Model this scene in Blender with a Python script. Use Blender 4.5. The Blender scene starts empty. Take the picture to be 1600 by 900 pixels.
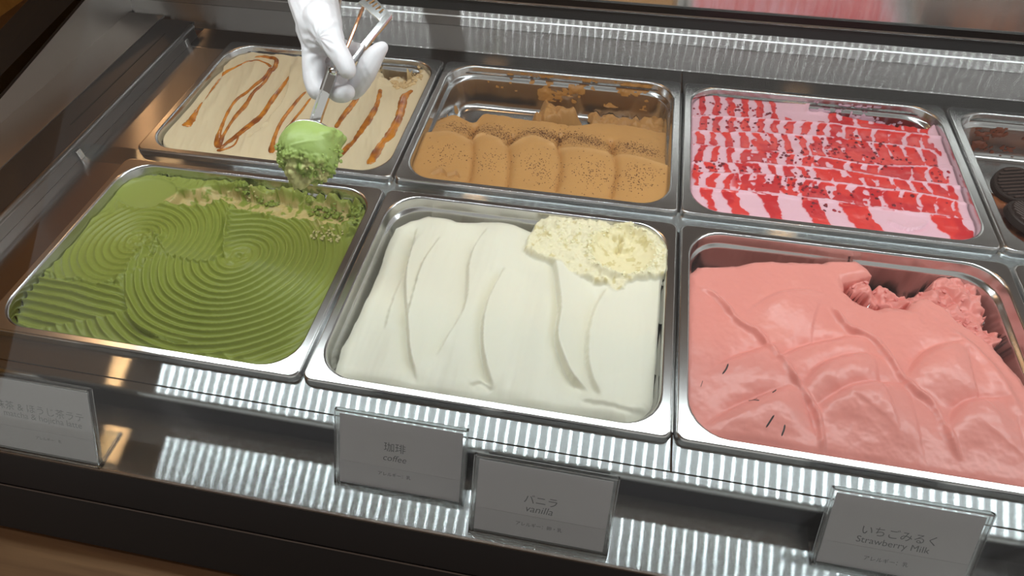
import bpy, bmesh, math, random
import numpy as np
from mathutils import Vector, Matrix, Euler

random.seed(4)
S = bpy.context.scene
COL = S.collection

# ------------------------------------------------------------------ camera
CAM_R = [[0.982971, 0.183369, -0.01195], [0.134165, -0.760598, -0.635209], [-0.125567, 0.62279, -0.772247]]
cam_d = bpy.data.cameras.new('camera')
cam = bpy.data.objects.new('camera', cam_d)
COL.objects.link(cam)
rr, dd, ff = [Vector(r) for r in CAM_R]
mw = Matrix((( rr.x, -dd.x, -ff.x, 0), (rr.y, -dd.y, -ff.y, 0), (rr.z, -dd.z, -ff.z, 0), (0, 0, 0, 1)))
mw.translation = Vector((0.58607, -0.25684, 0.49092))
cam.matrix_world = mw
cam_d.sensor_width = 36.0
cam_d.lens = 986.111 / 1600.0 * 36.0
cam_d.clip_start = 0.01
S.camera = cam

# ------------------------------------------------------------------ world, exposure
world = bpy.data.worlds.new('world')
S.world = world
world.use_nodes = True
bg = world.node_tree.nodes['Background']
bg.inputs['Color'].default_value = (1.0, 0.94, 0.90, 1)
bg.inputs['Strength'].default_value = 0.58
S.view_settings.view_transform = 'Standard'
S.view_settings.look = 'None'
S.view_settings.exposure = 0.0
S.view_settings.gamma = 1.0
S.view_settings.use_curve_mapping = False
LED_STRENGTH = 122.0
FILL_GLOW_STRENGTH = 14.0
LAMP_STRENGTH = 38.0

# ------------------------------------------------------------------ helpers
def link(name, me, mat=None, parent=None):
    o = bpy.data.objects.new(name, me)
    COL.objects.link(o)
    if mat is not None and hasattr(me, 'materials') and len(me.materials) == 0:
        me.materials.append(mat)
    if parent is not None:
        o.parent = parent
    return o

def tag(o, label=None, cat=None, group=None, kind=None):
    if label: o['label'] = label
    if cat: o['category'] = cat
    if group: o['group'] = group
    if kind: o['kind'] = kind
    return o

def empty(name, loc, label, cat, group=None):
    o = bpy.data.objects.new(name, None)
    COL.objects.link(o)
    o.location = loc
    o.empty_display_size = 0.02
    return tag(o, label, cat, group)

def bm_obj(name, bm, mat, parent=None, smooth=False, local=None):
    me = bpy.data.meshes.new(name)
    if local is not None:
        bmesh.ops.translate(bm, verts=bm.verts, vec=-Vector(local))
    bmesh.ops.recalc_face_normals(bm, faces=bm.faces)
    bm.to_mesh(me); bm.free()
    if smooth:
        for p in me.polygons: p.use_smooth = True
    return link(name, me, mat, parent)

def add_box(bm, x0, x1, y0, y1, z0, z1, bev=0.0, seg=2):
    r = bmesh.ops.create_cube(bm, size=1.0)
    vs = r['verts']
    bmesh.ops.scale(bm, vec=(x1-x0, y1-y0, z1-z0), verts=vs)
    bmesh.ops.translate(bm, vec=((x0+x1)/2, (y0+y1)/2, (z0+z1)/2), verts=vs)
    if bev > 0:
        es = list({e for v in vs for e in v.link_edges})
        bmesh.ops.bevel(bm, geom=es, offset=bev, segments=seg, affect='EDGES', profile=0.5)

def box(name, x0, x1, y0, y1, z0, z1, mat, parent=None, bev=0.0):
    bm = bmesh.new(); add_box(bm, x0, x1, y0, y1, z0, z1, bev)
    return bm_obj(name, bm, mat, parent)

def add_prism_x(bm, prof, x0, x1):
    """closed profile of (y,z) swept along X"""
    a = [bm.verts.new((x0, y, z)) for y, z in prof]
    b = [bm.verts.new((x1, y, z)) for y, z in prof]
    n = len(prof)
    for i in range(n):
        bm.faces.new((a[i], a[(i+1) % n], b[(i+1) % n], b[i]))
    bm.faces.new(a); bm.faces.new(b[::-1])

def prism_x(name, prof, x0, x1, mat, parent=None):
    bm = bmesh.new(); add_prism_x(bm, prof, x0, x1)
    return bm_obj(name, bm, mat, parent)

def mesh_np(name, V, Fc, mat, parent=None, cols=None, gloss=None, smooth=True):
    me = bpy.data.meshes.new(name)
    V = np.asarray(V, np.float32); Fc = np.asarray(Fc, np.int32)
    k = Fc.shape[1]
    me.vertices.add(len(V)); me.vertices.foreach_set('co', V.ravel())
    me.loops.add(len(Fc)*k); me.loops.foreach_set('vertex_index', Fc.ravel())
    me.polygons.add(len(Fc)); me.polygons.foreach_set('loop_start', np.arange(0, len(Fc)*k, k, dtype=np.int32))
    if smooth: me.polygons.foreach_set('use_smooth', np.ones(len(Fc), bool))
    me.update(calc_edges=True)
    if cols is not None:
        at = me.attributes.new('Col', 'FLOAT_COLOR', 'POINT')
        c = np.ones((len(V), 4), np.float32); c[:, :3] = cols
        at.data.foreach_set('color', c.ravel())
    if gloss is not None:
        at = me.attributes.new('Rough', 'FLOAT', 'POINT')
        at.data.foreach_set('value', np.asarray(gloss, np.float32).ravel())
    me.validate()
    return link(name, me, mat, parent)

def srgb(r, g, b):
    def c(v):
        v /= 255.0
        return v/12.92 if v <= 0.04045 else ((v+0.055)/1.055)**2.4
    return np.array([c(r), c(g), c(b)])

# ------------------------------------------------------------------ materials
def mat_new(name, col=(.5, .5, .5), rough=.5, metal=0.0, **kw):
    m = bpy.data.materials.new(name); m.use_nodes = True
    b = m.node_tree.nodes['Principled BSDF']
    b.inputs['Base Color'].default_value = (*[float(c) for c in col], 1)
    b.inputs['Roughness'].default_value = rough
    b.inputs['Metallic'].default_value = metal
    for k, v in kw.items():
        b.inputs[k].default_value = v
    return m

def nodes(m): return m.node_tree.nodes, m.node_tree.links, m.node_tree.nodes['Principled BSDF']

def add_bump(m, scale=(1, 1, 1), nscale=50, detail=4, strength=.2, dist=.001, rough_var=0):
    N, L, b = nodes(m)
    tc = N.new('ShaderNodeTexCoord'); mp = N.new('ShaderNodeMapping'); nz = N.new('ShaderNodeTexNoise'); bp = N.new('ShaderNodeBump')
    mp.inputs['Scale'].default_value = scale
    nz.inputs['Scale'].default_value = nscale; nz.inputs['Detail'].default_value = detail
    bp.inputs['Strength'].default_value = strength; bp.inputs['Distance'].default_value = dist
    L.new(tc.outputs['Object'], mp.inputs['Vector']); L.new(mp.outputs['Vector'], nz.inputs['Vector'])
    L.new(nz.outputs['Fac'], bp.inputs['Height']); L.new(bp.outputs['Normal'], b.inputs['Normal'])
    if rough_var:
        mr = N.new('ShaderNodeMapRange')
        r = b.inputs['Roughness'].default_value
        mr.inputs['To Min'].default_value = r-rough_var; mr.inputs['To Max'].default_value = r+rough_var
        L.new(nz.outputs['Fac'], mr.inputs['Value']); L.new(mr.outputs['Result'], b.inputs['Roughness'])
    return m

def brushed(name, col, rough, aniso, tangent=(1, 0, 0)):
    """steel brushed along the tangent: reflections stay sharp along the brushing and smear across it"""
    m = bpy.data.materials.new(name); m.use_nodes = True
    N, L = m.node_tree.nodes, m.node_tree.links
    N.remove(N['Principled BSDF'])
    g = N.new('ShaderNodeBsdfAnisotropic'); g.distribution = 'GGX'
    g.inputs['Color'].default_value = (*col, 1)
    g.inputs['Anisotropy'].default_value = aniso
    c = N.new('ShaderNodeCombineXYZ')
    for i in range(3): c.inputs[i].default_value = tangent[i]
    L.new(c.outputs[0], g.inputs['Tangent'])
    tc = N.new('ShaderNodeTexCoord'); mp = N.new('ShaderNodeMapping'); nz = N.new('ShaderNodeTexNoise'); mr = N.new('ShaderNodeMapRange')
    mp.inputs['Scale'].default_value = tuple(4 if tangent[i] else 900 for i in range(3))
    nz.inputs['Scale'].default_value = 1.0; nz.inputs['Detail'].default_value = 3
    L.new(tc.outputs['Object'], mp.inputs['Vector']); L.new(mp.outputs['Vector'], nz.inputs['Vector'])
    mr.inputs['To Min'].default_value = rough*.85; mr.inputs['To Max'].default_value = rough*1.15
    L.new(nz.outputs['Fac'], mr.inputs['Value']); L.new(mr.outputs['Result'], g.inputs['Roughness'])
    L.new(g.outputs[0], N['Material Output'].inputs['Surface'])
    return m

M = {}
M['sheet'] = brushed('brushed_sheet', (.46, .495, .505), .135, .90)
M['riser'] = brushed('brushed_riser', (.27, .26, .255), .15, .88)
M['panel'] = brushed('polished_panel', (.80, .78, .76), .10, .85)
M['deck'] = brushed('brushed_deck', (.54, .50, .47), .36, .5, (0, 1, 0))
M['left_sheet'] = brushed('brushed_left_sheet', (.46, .44, .43), .24, .7)
M['pan'] = mat_new('pan_steel', (.60, .60, .60), .20, 1.0)
M['trim'] = mat_new('polished_trim', (.72, .72, .72), .18, 1.0)
M['rail'] = mat_new('dark_rail_steel', (.25, .24, .235), .3, 1.0)
M['dark_refl'] = mat_new('dark_reflection', (.030, .027, .027), .35, .3)  # dark reflection beside the deck, put into a base colour
M['step'] = brushed('shaded_step_steel', (.13, .13, .145), .22, .8)  # shade of the step face put into a darker steel colour
M['black'] = mat_new('black_gloss', (.010, .0085, .0085), .28, 0, **{'Specular IOR Level': .3})
M['black_matte'] = mat_new('black_gasket', (.012, .011, .011), .55, 0)
M['white_housing'] = mat_new('housing', (.30, .30, .30), .5, 0)

def led_mat(name, strength):
    m = bpy.data.materials.new(name); m.use_nodes = True
    N, L = m.node_tree.nodes, m.node_tree.links
    N.remove(N['Principled BSDF'])
    e = N.new('ShaderNodeEmission'); e.inputs['Color'].default_value = (.93, .99, 1.0, 1); e.inputs['Strength'].default_value = strength
    L.new(e.outputs[0], N['Material Output'].inputs['Surface'])
    return m
M['led'] = led_mat('led_cell', LED_STRENGTH)
M['glow_strip'] = led_mat('fill_glow', FILL_GLOW_STRENGTH)  # added glow, lifts the grey between the reflected LED stripes
def lamp_mat():
    m = bpy.data.materials.new('warm_bulb'); m.use_nodes = True
    N, L = m.node_tree.nodes, m.node_tree.links
    N.remove(N['Principled BSDF'])
    e = N.new('ShaderNodeEmission'); e.inputs['Color'].default_value = (1.0, .55, .25, 1); e.inputs['Strength'].default_value = LAMP_STRENGTH
    L.new(e.outputs[0], N['Material Output'].inputs['Surface'])
    return m
M['bulb'] = lamp_mat()

def thin_glass(name, refl, tint=(1, 1, 1), rough=0.0):
    m = bpy.data.materials.new(name); m.use_nodes = True
    N, L = m.node_tree.nodes, m.node_tree.links
    N.remove(N['Principled BSDF'])
    t = N.new('ShaderNodeBsdfTransparent'); t.inputs['Color'].default_value = (*tint, 1)
    g = N.new('ShaderNodeBsdfGlossy'); g.inputs['Roughness'].default_value = rough
    lw = N.new('ShaderNodeLayerWeight'); lw.inputs['Blend'].default_value = .25
    mr = N.new('ShaderNodeMapRange'); mr.inputs['To Min'].default_value = refl; mr.inputs['To Max'].default_value = refl*5
    mx = N.new('ShaderNodeMixShader')
    L.new(lw.outputs['Fresnel'], mr.inputs['Value']); L.new(mr.outputs['Result'], mx.inputs['Fac'])
    L.new(t.outputs[0], mx.inputs[1]); L.new(g.outputs[0], mx.inputs[2])
    L.new(mx.outputs[0], N['Material Output'].inputs['Surface'])
    return m
M['glass'] = thin_glass('front_glass', .012, (.97, .985, .98))
M['acrylic'] = thin_glass('clear_acrylic', .06, (.95, .96, .96))
M['acrylic_edge'] = mat_new('acrylic_edge', (.95, .97, .97), .06, 0, **{'Transmission Weight': 1.0, 'IOR': 1.49})
M['card'] = mat_new('paper_card', (.50, .46, .47), .8)
M['strip'] = mat_new('paper_strip', (.47, .435, .445), .8)
M['ink'] = mat_new('printed_ink', (.015, .013, .015), .7)

def ice_mat(name, rough=.42, sss=.12, radius=(.004, .003, .002), bump=.25, bscale=420, dist=.0006, spec=.4):
    m = mat_new(name, (.8, .8, .8), rough)
    N, L, b = nodes(m)
    at = N.new('ShaderNodeAttribute'); at.attribute_name = 'Col'
    L.new(at.outputs['Color'], b.inputs['Base Color'])
    b.inputs['Specular IOR Level'].default_value = spec
    b.inputs['Subsurface Weight'].default_value = sss
    b.inputs['Subsurface Radius'].default_value = radius
    b.inputs['Subsurface Scale'].default_value = 1.0
    add_bump(m, (1, 1, 1), bscale, 5, bump, dist)
    rt = N.new('ShaderNodeAttribute'); rt.attribute_name = 'Rough'
    L.new(rt.outputs['Fac'], b.inputs['Roughness'])
    return m
M['ice'] = ice_mat('ice_cream')
M['ice_soft'] = ice_mat('soft_ice_cream', bump=.12, bscale=250)
M['caramel'] = mat_new('caramel_sauce', srgb(196, 116, 34), .10, 0, **{'Subsurface Weight': .2, 'Subsurface Radius': (.006, .003, .001), 'Subsurface Scale': 1.0, 'Coat Weight': .5, 'Coat Roughness': .05})
_N, _L, _b = nodes(M['caramel'])
_nz = _N.new('ShaderNodeTexNoise'); _nz.inputs['Scale'].default_value = 60; _cr = _N.new('ShaderNodeValToRGB'); _tc = _N.new('ShaderNodeTexCoord')
_cr.color_ramp.elements[0].position = .36; _cr.color_ramp.elements[0].color = (*[float(v) for v in srgb(146, 78, 24)], 1)
_cr.color_ramp.elements[1].position = .62; _cr.color_ramp.elements[1].color = (*[float(v) for v in srgb(214, 136, 40)], 1)
_L.new(_tc.outputs['Object'], _nz.inputs['Vector']); _L.new(_nz.outputs['Fac'], _cr.inputs['Fac']); _L.new(_cr.outputs['Color'], _b.inputs['Base Color'])
M['cocoa'] = mat_new('cocoa_grains', srgb(92, 52, 30), .8)
M['berry'] = mat_new('dried_berry', srgb(165, 20, 40), .5)
M['berry_dark'] = mat_new('dark_berry', srgb(115, 16, 34), .5)
M['cookie'] = mat_new('dark_cookie', srgb(48, 33, 28), .55)
add_bump(M['cookie'], (1, 1, 1), 900, 3, .4, .0006)
M['sliver'] = mat_new('dark_sliver', srgb(58, 52, 52), .4)
M['glove'] = mat_new('white_nitrile', srgb(208, 205, 209), .5, 0, **{'Subsurface Weight': .2, 'Subsurface Radius': (.006, .004, .004), 'Subsurface Scale': 1.0})
add_bump(M['glove'], (1, 1, 1), 140, 4, .22, .0012)
M['steel'] = mat_new('scoop_steel', (.82, .82, .82), .14, 1.0)
M['copper'] = mat_new('copper_rod', (.85, .50, .30), .25, 1.0)
M['dark_slot'] = mat_new('slot_shadow', (.03, .03, .03), .6)

def wood_mat(name, c1, c2, rough=.45, scale=(1.2, 30, 30)):
    m = mat_new(name, c1, rough)
    N, L, b = nodes(m)
    tc = N.new('ShaderNodeTexCoord'); mp = N.new('ShaderNodeMapping'); nz = N.new('ShaderNodeTexNoise'); cr = N.new('ShaderNodeValToRGB')
    mp.inputs['Scale'].default_value = scale
    nz.inputs['Scale'].default_value = 3; nz.inputs['Detail'].default_value = 8; nz.inputs['Distortion'].default_value = .6
    L.new(tc.outputs['Object'], mp.inputs['Vector']); L.new(mp.outputs['Vector'], nz.inputs['Vector'])
    L.new(nz.outputs['Fac'], cr.inputs['Fac']); L.new(cr.outputs['Color'], b.inputs['Base Color'])
    cr.color_ramp.elements[0].position = .3; cr.color_ramp.elements[0].color = (*[float(v) for v in c1], 1)
    cr.color_ramp.elements[1].position = .7; cr.color_ramp.elements[1].color = (*[float(v) for v in c2], 1)
    return m
M['wood'] = wood_mat('counter_wood', srgb(112, 84, 60), srgb(146, 114, 82))
M['wall_wood'] = wood_mat('wall_wood', srgb(176, 120, 48), srgb(200, 144, 66), .6, (3, 3, 1))
M['plaster'] = mat_new('ceiling_plaster', (.50, .47, .45), .9)
M['floor'] = wood_mat('floor_wood', srgb(90, 66, 48), srgb(120, 92, 66), .5, (1, 6, 6))
M['wall'] = mat_new('wall_paint', (.16, .13, .115), .9)

# ------------------------------------------------------------------ numpy field tools
def hash2(ix, iy, seed):
    n = (ix.astype(np.int64)*374761393 + iy.astype(np.int64)*668265263 + seed*982451653) & 0x7fffffff
    n = ((n ^ (n >> 13))*1274126177) & 0x7fffffff
    return ((n ^ (n >> 16)) & 0xffff)/65535.0
def vnoise(X, Y, sc, seed=0):
    x = X/sc; y = Y/sc
    ix = np.floor(x); iy = np.floor(y); fx = x-ix; fy = y-iy
    fx = fx*fx*fx*(fx*(fx*6-15)+10); fy = fy*fy*fy*(fy*(fy*6-15)+10)
    a = hash2(ix, iy, seed); b = hash2(ix+1, iy, seed); c = hash2(ix, iy+1, seed); d = hash2(ix+1, iy+1, seed)
    return (a*(1-fx)+b*fx)*(1-fy)+(c*(1-fx)+d*fx)*fy
def fbm(X, Y, sc, octv=4, seed=0, gain=.5):
    """about -1..1"""
    s = np.zeros_like(X); amp = 1.0; tot = 0
    for o in range(octv):
        s += amp*(vnoise(X+o*3.17, Y-o*1.71, sc, seed+o*17)*2-1); tot += amp; amp *= gain; sc *= .5
    return s/tot*1.6
def sstep(a, b, x):
    t = np.clip((x-a)/(b-a), 0, 1); return t*t*(3-2*t)
def spline(pts, n=8, closed=False):
    P = np.array(pts, float)
    if len(P) < 3: return P
    if closed: Q = np.vstack([P[-1], P, P[0], P[1]])
    else: Q = np.vstack([2*P[0]-P[1], P, 2*P[-1]-P[-2]])
    out = []
    for i in range(1, len(Q)-2):
        p0, p1, p2, p3 = Q[i-1:i+3]
        for t in np.linspace(0, 1, n, endpoint=False):
            out.append(.5*((2*p1)+(-p0+p2)*t+(2*p0-5*p1+4*p2-p3)*t*t+(-p0+3*p1-3*p2+p3)*t**3))
    if not closed: out.append(P[-1])
    return np.array(out)
def pdist(X, Y, pts, smooth=True):
    """distance, signed side (+ left of travel), arc fraction"""
    P = spline(pts, 10) if smooth else np.array(pts, float)
    best = np.full(X.shape, 1e9); side = np.zeros(X.shape); tt = np.zeros(X.shape)
    seg = np.linalg.norm(np.diff(P, axis=0), axis=1); cum = np.r_[0, np.cumsum(seg)]; T = cum[-1]
    for i in range(len(P)-1):
        a = P[i]; d = P[i+1]-a; l2 = d@d
        if l2 < 1e-14: continue
        t = np.clip(((X-a[0])*d[0]+(Y-a[1])*d[1])/l2, 0, 1)
        dx = X-a[0]-t*d[0]; dy = Y-a[1]-t*d[1]
        q = dx*dx+dy*dy
        m = q < best
        best[m] = q[m]; side[m] = np.sign(d[0]*dy-d[1]*dx)[m]; tt[m] = ((cum[i]+t*seg[i])/T)[m]
    return np.sqrt(best), side, tt
def inpoly(X, Y, poly):
    P = np.array(poly, float); ins = np.zeros(X.shape, bool); n = len(P)
    for i in range(n):
        x1, y1 = P[i]; x2, y2 = P[(i+1) % n]
        c = ((y1 > Y) != (y2 > Y))
        xi = (x2-x1)*(Y-y1)/((y2-y1) if abs(y2-y1) > 1e-12 else 1e-12)+x1
        ins ^= c & (X < xi)
    return ins
def sdpoly(X, Y, poly):
    """positive inside"""
    P = list(poly)+[poly[0]]
    d, _, _ = pdist(X, Y, P, smooth=False)
    return np.where(inpoly(X, Y, poly), d, -d)
def crease(X, Y, pts, hi, lo, whi, wlo, ends=.12):
    """a fold: the left side swells to hi right at the line, the right side dips to -lo; both fade away"""
    d, s, t = pdist(X, Y, pts)
    f = sstep(0, ends, t)*sstep(0, ends, 1-t)
    return 1.8*f*np.where(s > 0, hi*np.exp(-(d/whi)**1.3), -lo*np.exp(-(d/wlo)**1.3))
def lobe(X, Y, pts, hi, lo, w, ends=.22):
    """a billow: valley along the line, swelling on the right side of travel, falling gently towards the line on the left"""
    d, s, t = pdist(X, Y, pts)
    f = sstep(0, ends, t)*sstep(0, ends, 1-t)
    q = d/w
    return f*np.where(s < 0, hi*q*np.exp(1-q)-lo*np.exp(-d/.0022), -lo*np.exp(-d/.009))
def rope(X, Y, pts, h, w, ends=.1):
    d, s, t = pdist(X, Y, pts)
    f = sstep(0, ends, t)*sstep(0, ends, 1-t)
    return 1.6*f*h*np.exp(-(d/w)**2)
def groove(X, Y, pts, h, w, ends=.1): return -rope(X, Y, pts, h, w, ends)

# ------------------------------------------------------------------ pan grid
PW, PD_, ROW2 = .3350, .2629, .2780      # pan pitch, depth, front edge of the back row
def pan_origin(i, row):
    return (i*PW, 0.0 if row == 0 else ROW2)
FLOOR_Z = -.061
WALL = [(.0, -.0020), (.0004, -.0125), (.0038, -.0160), (.0050, -.0190), (.0090, -.0480), (.0115, -.0550), (.0190, FLOOR_Z)]
INNER = (.0115, .3235, .0095, .2525)      # opening inside a pan, local
RC = .036
def rr_sd(x, y, x0, x1, y0, y1, r):
    """distance inside a rounded rectangle"""
    cx, cy = (x0+x1)/2, (y0+y1)/2
    qx = np.abs(x-cx)-(x1-x0)/2+r; qy = np.abs(y-cy)-(y1-y0)/2+r
    return -(np.hypot(np.maximum(qx, 0), np.maximum(qy, 0))+np.minimum(np.maximum(qx, qy), 0)-r)
def wall_inset(z):
    zs = np.array([w[1] for w in WALL])[::-1]; ins = np.array([w[0] for w in WALL])[::-1]
    return np.interp(z, zs, ins)
def pan_grid(i, row, step=.001):
    ox, oy = pan_origin(i, row)
    x0, x1, y0, y1 = INNER
    nx = int((x1-x0)/step)+1; ny = int((y1-y0)/step)+1
    gx = np.linspace(x0, x1, nx)+ox; gy = np.linspace(y0, y1, ny)+oy
    X, Y = np.meshgrid(gx, gy)
    E = rr_sd(X-ox, Y-oy, x0, x1, y0, y1, RC)
    return X, Y, E
def fill(name, X, Y, Z, E, col, rough, mat, parent, dx=None, dy=None, cut=FLOOR_Z+.0004):
    """a surface of ice cream lying in a pan; leaves out what would be under the floor or behind the wall"""
    ny, nx = X.shape
    ok = (Z > cut) & (E > wall_inset(Z)-.0006)
    idx = np.arange(ny*nx).reshape(ny, nx)
    f = np.stack([idx[:-1, :-1], idx[:-1, 1:], idx[1:, 1:], idx[1:, :-1]], -1).reshape(-1, 4)
    okf = ok.ravel()[f].all(1)
    f = f[okf]
    Xd = X if dx is None else X+dx; Yd = Y if dy is None else Y+dy
    V = np.stack([Xd.ravel(), Yd.ravel(), Z.ravel()], 1)
    used = np.unique(f); remap = np.full(len(V), -1); remap[used] = np.arange(len(used))
    o = mesh_np(name, V[used], remap[f], mat, parent, cols=col.reshape(-1, 3)[used], gloss=rough.ravel()[used])
    return o
def blur(Z, n=1):
    for _ in range(n):
        P = np.pad(Z, 1, mode='edge')
        Z = (P[1:-1, 1:-1]*4+P[:-2, 1:-1]*2+P[2:, 1:-1]*2+P[1:-1, :-2]*2+P[1:-1, 2:]*2+P[:-2, :-2]+P[2:, 2:]+P[:-2, 2:]+P[2:, :-2])/16
    return Z
def mixc(a, b, m):
    return a*(1-m[..., None])+b*m[..., None]
def colfield(shape, c): return np.ones(shape+(1,))*np.array(c)[None, None, :]
def sampler(X, Y, Z):
    gx = X[0]; gy = Y[:, 0]
    def f(x, y):
        fx = np.clip((np.asarray(x)-gx[0])/(gx[1]-gx[0]), 0, len(gx)-1.001); fy = np.clip((np.asarray(y)-gy[0])/(gy[1]-gy[0]), 0, len(gy)-1.001)
        i = fx.astype(int); j = fy.astype(int); a = fx-i; b = fy-j
        return (Z[j, i]*(1-a)+Z[j, i+1]*a)*(1-b)+(Z[j+1, i]*(1-a)+Z[j+1, i+1]*a)*b
    return f

# ================================================================== THE ROOM
def struct(o): o['kind'] = 'structure'; return o
struct(box('floor', -2.2, 3.6, -2.4, 3.0, -.95, -.90, M['floor']))
struct(box('wall_left', -2.25, -2.2, -2.4, 3.0, -.95, 1.75, M['wall_wood']))
struct(box('wall_back', -2.2, 3.6, 3.0, 3.05, -.95, 1.75, M['wall']))
struct(box('ceiling', -2.25, 3.6, -2.4, 3.05, 1.75, 1.80, M['plaster']))

def pendant(x, y, z, label):
    t = empty('pendant_lamp', (x, y, 1.75), label, 'lamp', 'warm pendant lamps')
    bm = bmesh.new(); bmesh.ops.create_uvsphere(bm, u_segments=20, v_segments=12, radius=.045)
    bmesh.ops.translate(bm, verts=bm.verts, vec=(0, 0, z-1.75))
    bm_obj('bulb', bm, M['bulb'], t, True)
    bm = bmesh.new(); bmesh.ops.create_cone(bm, cap_ends=True, segments=10, radius1=.004, radius2=.004, depth=1.75-z-.04)
    bmesh.ops.translate(bm, verts=bm.verts, vec=(0, 0, -(1.75-z-.04)/2))
    bm_obj('cord', bm, M['black_matte'], t)
    bm = bmesh.new(); bmesh.ops.create_cone(bm, cap_ends=True, segments=16, radius1=.03, radius2=.018, depth=.05)
    bmesh.ops.translate(bm, verts=bm.verts, vec=(0, 0, z-1.75+.06))
    bm_obj('lamp_holder', bm, M['black_matte'], t)
pendant(.14, .75, 1.36, 'warm pendant bulb hanging above the middle of the case')
pendant(1.17, .75, 1.36, 'warm pendant bulb hanging above the right of the case')
pendant(-1.80, 2.15, 1.36, 'warm pendant bulb hanging far left behind the case')
pendant(-1.02, .75, 1.36, 'warm pendant bulb hanging above the left of the case')

# ================================================================== THE DISPLAY CASE
case = empty('display_case', (.6, .2, -.9), 'stainless steel refrigerated ice cream display case holding two rows of pans', 'display case')
case_inv = Matrix.Translation(-Vector(case.location))
def part(o):
    o.parent = case; o.matrix_parent_inverse = case_inv
    return o
XL, XR = -.066, 1.62
SH = -.0080                                # level of the sheet the pans sit on
# front band in two lengths with a joint between them, groove, rolled lip, step down to the shelf with its shade put into the colour
for a, b in ((XL, .6690), (.6705, XR)):
    part(box('front_band', a, b, -.0240, .0110, SH-.002, SH, M['sheet'], bev=.0004))
prof = [(-.0250, SH-.0015), (-.0250, SH-.0002)]
for k in range(0, 7):
    t = k/6*math.pi/2
    prof.append((-.0310-.0045*math.sin(t), SH-.0002-.0045+.0045*math.cos(t)))
prof += [(-.0355, -.0138), (-.0340, -.0138), (-.0340, SH-.006)]
part(prism_x('front_lip', prof, XL, XR, M['sheet']))
part(box('step_face', XL, XR, -.0354, -.0330, -.0450, -.0140, M['step']))
part(box('front_shelf', XL-.06, XR, -.0945, -.0340, -.0470, -.0450, M['sheet']))
part(box('shelf_trim', XL-.06, XR, -.0970, -.0945, -.0500, -.0442, M['trim'], bev=.0006))
part(prism_x('fascia_upper', [(-.0970, -.0475), (-.0970, -.0600), (-.1130, -.0800), (-.1150, -.0780)], XL-.4, XR, M['black']))
part(prism_x('fascia_lower', [(-.1152, -.0785), (-.1130, -.0815), (-.1380, -.1230), (-.1420, -.1215)], XL-.4, XR, M['black']))
part(prism_x('fascia_bead', [(-.1156, -.0772), (-.1142, -.0785), (-.1148, -.0800), (-.1164, -.0788)], XL-.4, XR, M['rail']))
# rails under the pans
part(box('cross_rail', XL, XR, .2560, .2870, SH-.002, SH, M['sheet'], bev=.0004))
for i in (1, 2, 3, 4):
    part(box('divider_rail', i*PW-.0100, i*PW+.0100, .0120, .2550, SH-.0035, SH-.0005, M['rail']))
    part(box('divider_rail', i*PW-.0100, i*PW+.0100, .2880, .5250, SH-.0035, SH-.0005, M['rail']))
for a, b in ((XL, .6690), (.6705, XR)):
    part(box('back_band', a, b, .5260, .5790, SH-.002, SH, M['riser'], bev=.0004))
part(box('left_sheet', XL, .0110, .0115, .5255, SH-.002, SH-.0002, M['left_sheet']))
# cove riser, bead, seals and rail at the back
part(prism_x('back_riser', [(.5790, SH), (.5800, SH+.0015), (.5945, .0225), (.6100, .0225), (.6100, -.0120), (.5790, -.0120)], -.187, XR, M['riser']))
part(prism_x('riser_ledge', [(.5950, .0228), (.6060, .0400), (.6130, .0400), (.6130, .0228)], -.187, XR, M['riser']))
part(prism_x('riser_bead', [(.6010, .0330), (.6022, .0345), (.6032, .0338), (.6024, .0326)], -.187, XR, M['trim']))
part(prism_x('back_gasket', [(.6061, .0402), (.6061, .0560), (.6200, .0560), (.6200, .0402)], -.187, XR, M['black_matte']))
part(prism_x('back_rail_trim', [(.6055, .0562), (.6052, .0580), (.6068, .0592), (.6200, .0592), (.6200, .0562)], -.187, XR, M['trim']))
part(prism_x('back_rail', [(.6066, .0594), (.6066, .0680), (.6220, .0680), (.6220, .0594)], -.187, XR, M['black']))
part(prism_x('back_panel', [(.6100, .0682), (.6100, .2900), (.6140, .2900), (.6140, .0682)], -.187, XR, M['panel']))
# left side: deck, dark reflection put in as a coloured strip, rolled edge rail, wall and black cap
part(box('side_deck', -.1870, -.1265, -.0940, .5790, .0060, .0085, M['deck']))
part(box('side_reflection_strip', -.1262, -.0715, -.0940, .5700, .0040, .0075, M['dark_refl'], bev=.0008))
part(box('strip_slot', -.0985, -.0965, .30, .5300, .0074, .0079, M['black_matte']))
bm = bmesh.new()
R_ = .0042; n = 12
ring = []
for y in (-.094, .5545, .5570, .5580):
    k = 1.0 if y < .556 else (.75 if y < .5575 else .3)
    ring.append([bm.verts.new((-.0672+R_*k*math.cos(2*math.pi*q/n), y, .0072+R_*k*math.sin(2*math.pi*q/n))) for q in range(n)])
for a, b in zip(ring, ring[1:]):
    for q in range(n): bm.faces.new((a[q], a[(q+1) % n], b[(q+1) % n], b[q]))
bm.faces.new(ring[-1])
part(bm_obj('edge_rail', bm, M['rail'], None, True))
part(box('rail_skirt', -.0660, -.0640, -.0940, .5540, SH, .0050, M['rail']))
for y in (.255, .520):
    part(box('rail_clip', -.0640, -.0600, y, y+.008, SH, .0040, M['trim'], bev=.0008))
def zi(y): return .030+.143*(y-.3)
def quadslab(name, pts_in, pts_out, mat, dz=-.006):
    bm = bmesh.new()
    v = [bm.verts.new(p) for p in (pts_in[0], pts_in[1], pts_out[1], pts_out[0])]
    w = [bm.verts.new((p.co.x-.003, p.co.y, p.co.z+dz)) for p in v]
    bm.faces.new(v); bm.faces.new(w[::-1])
    for q in range(4): bm.faces.new((v[q], v[(q+1) % 4], w[(q+1) % 4], w[q]))
    return part(bm_obj(name, bm, mat))
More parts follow.
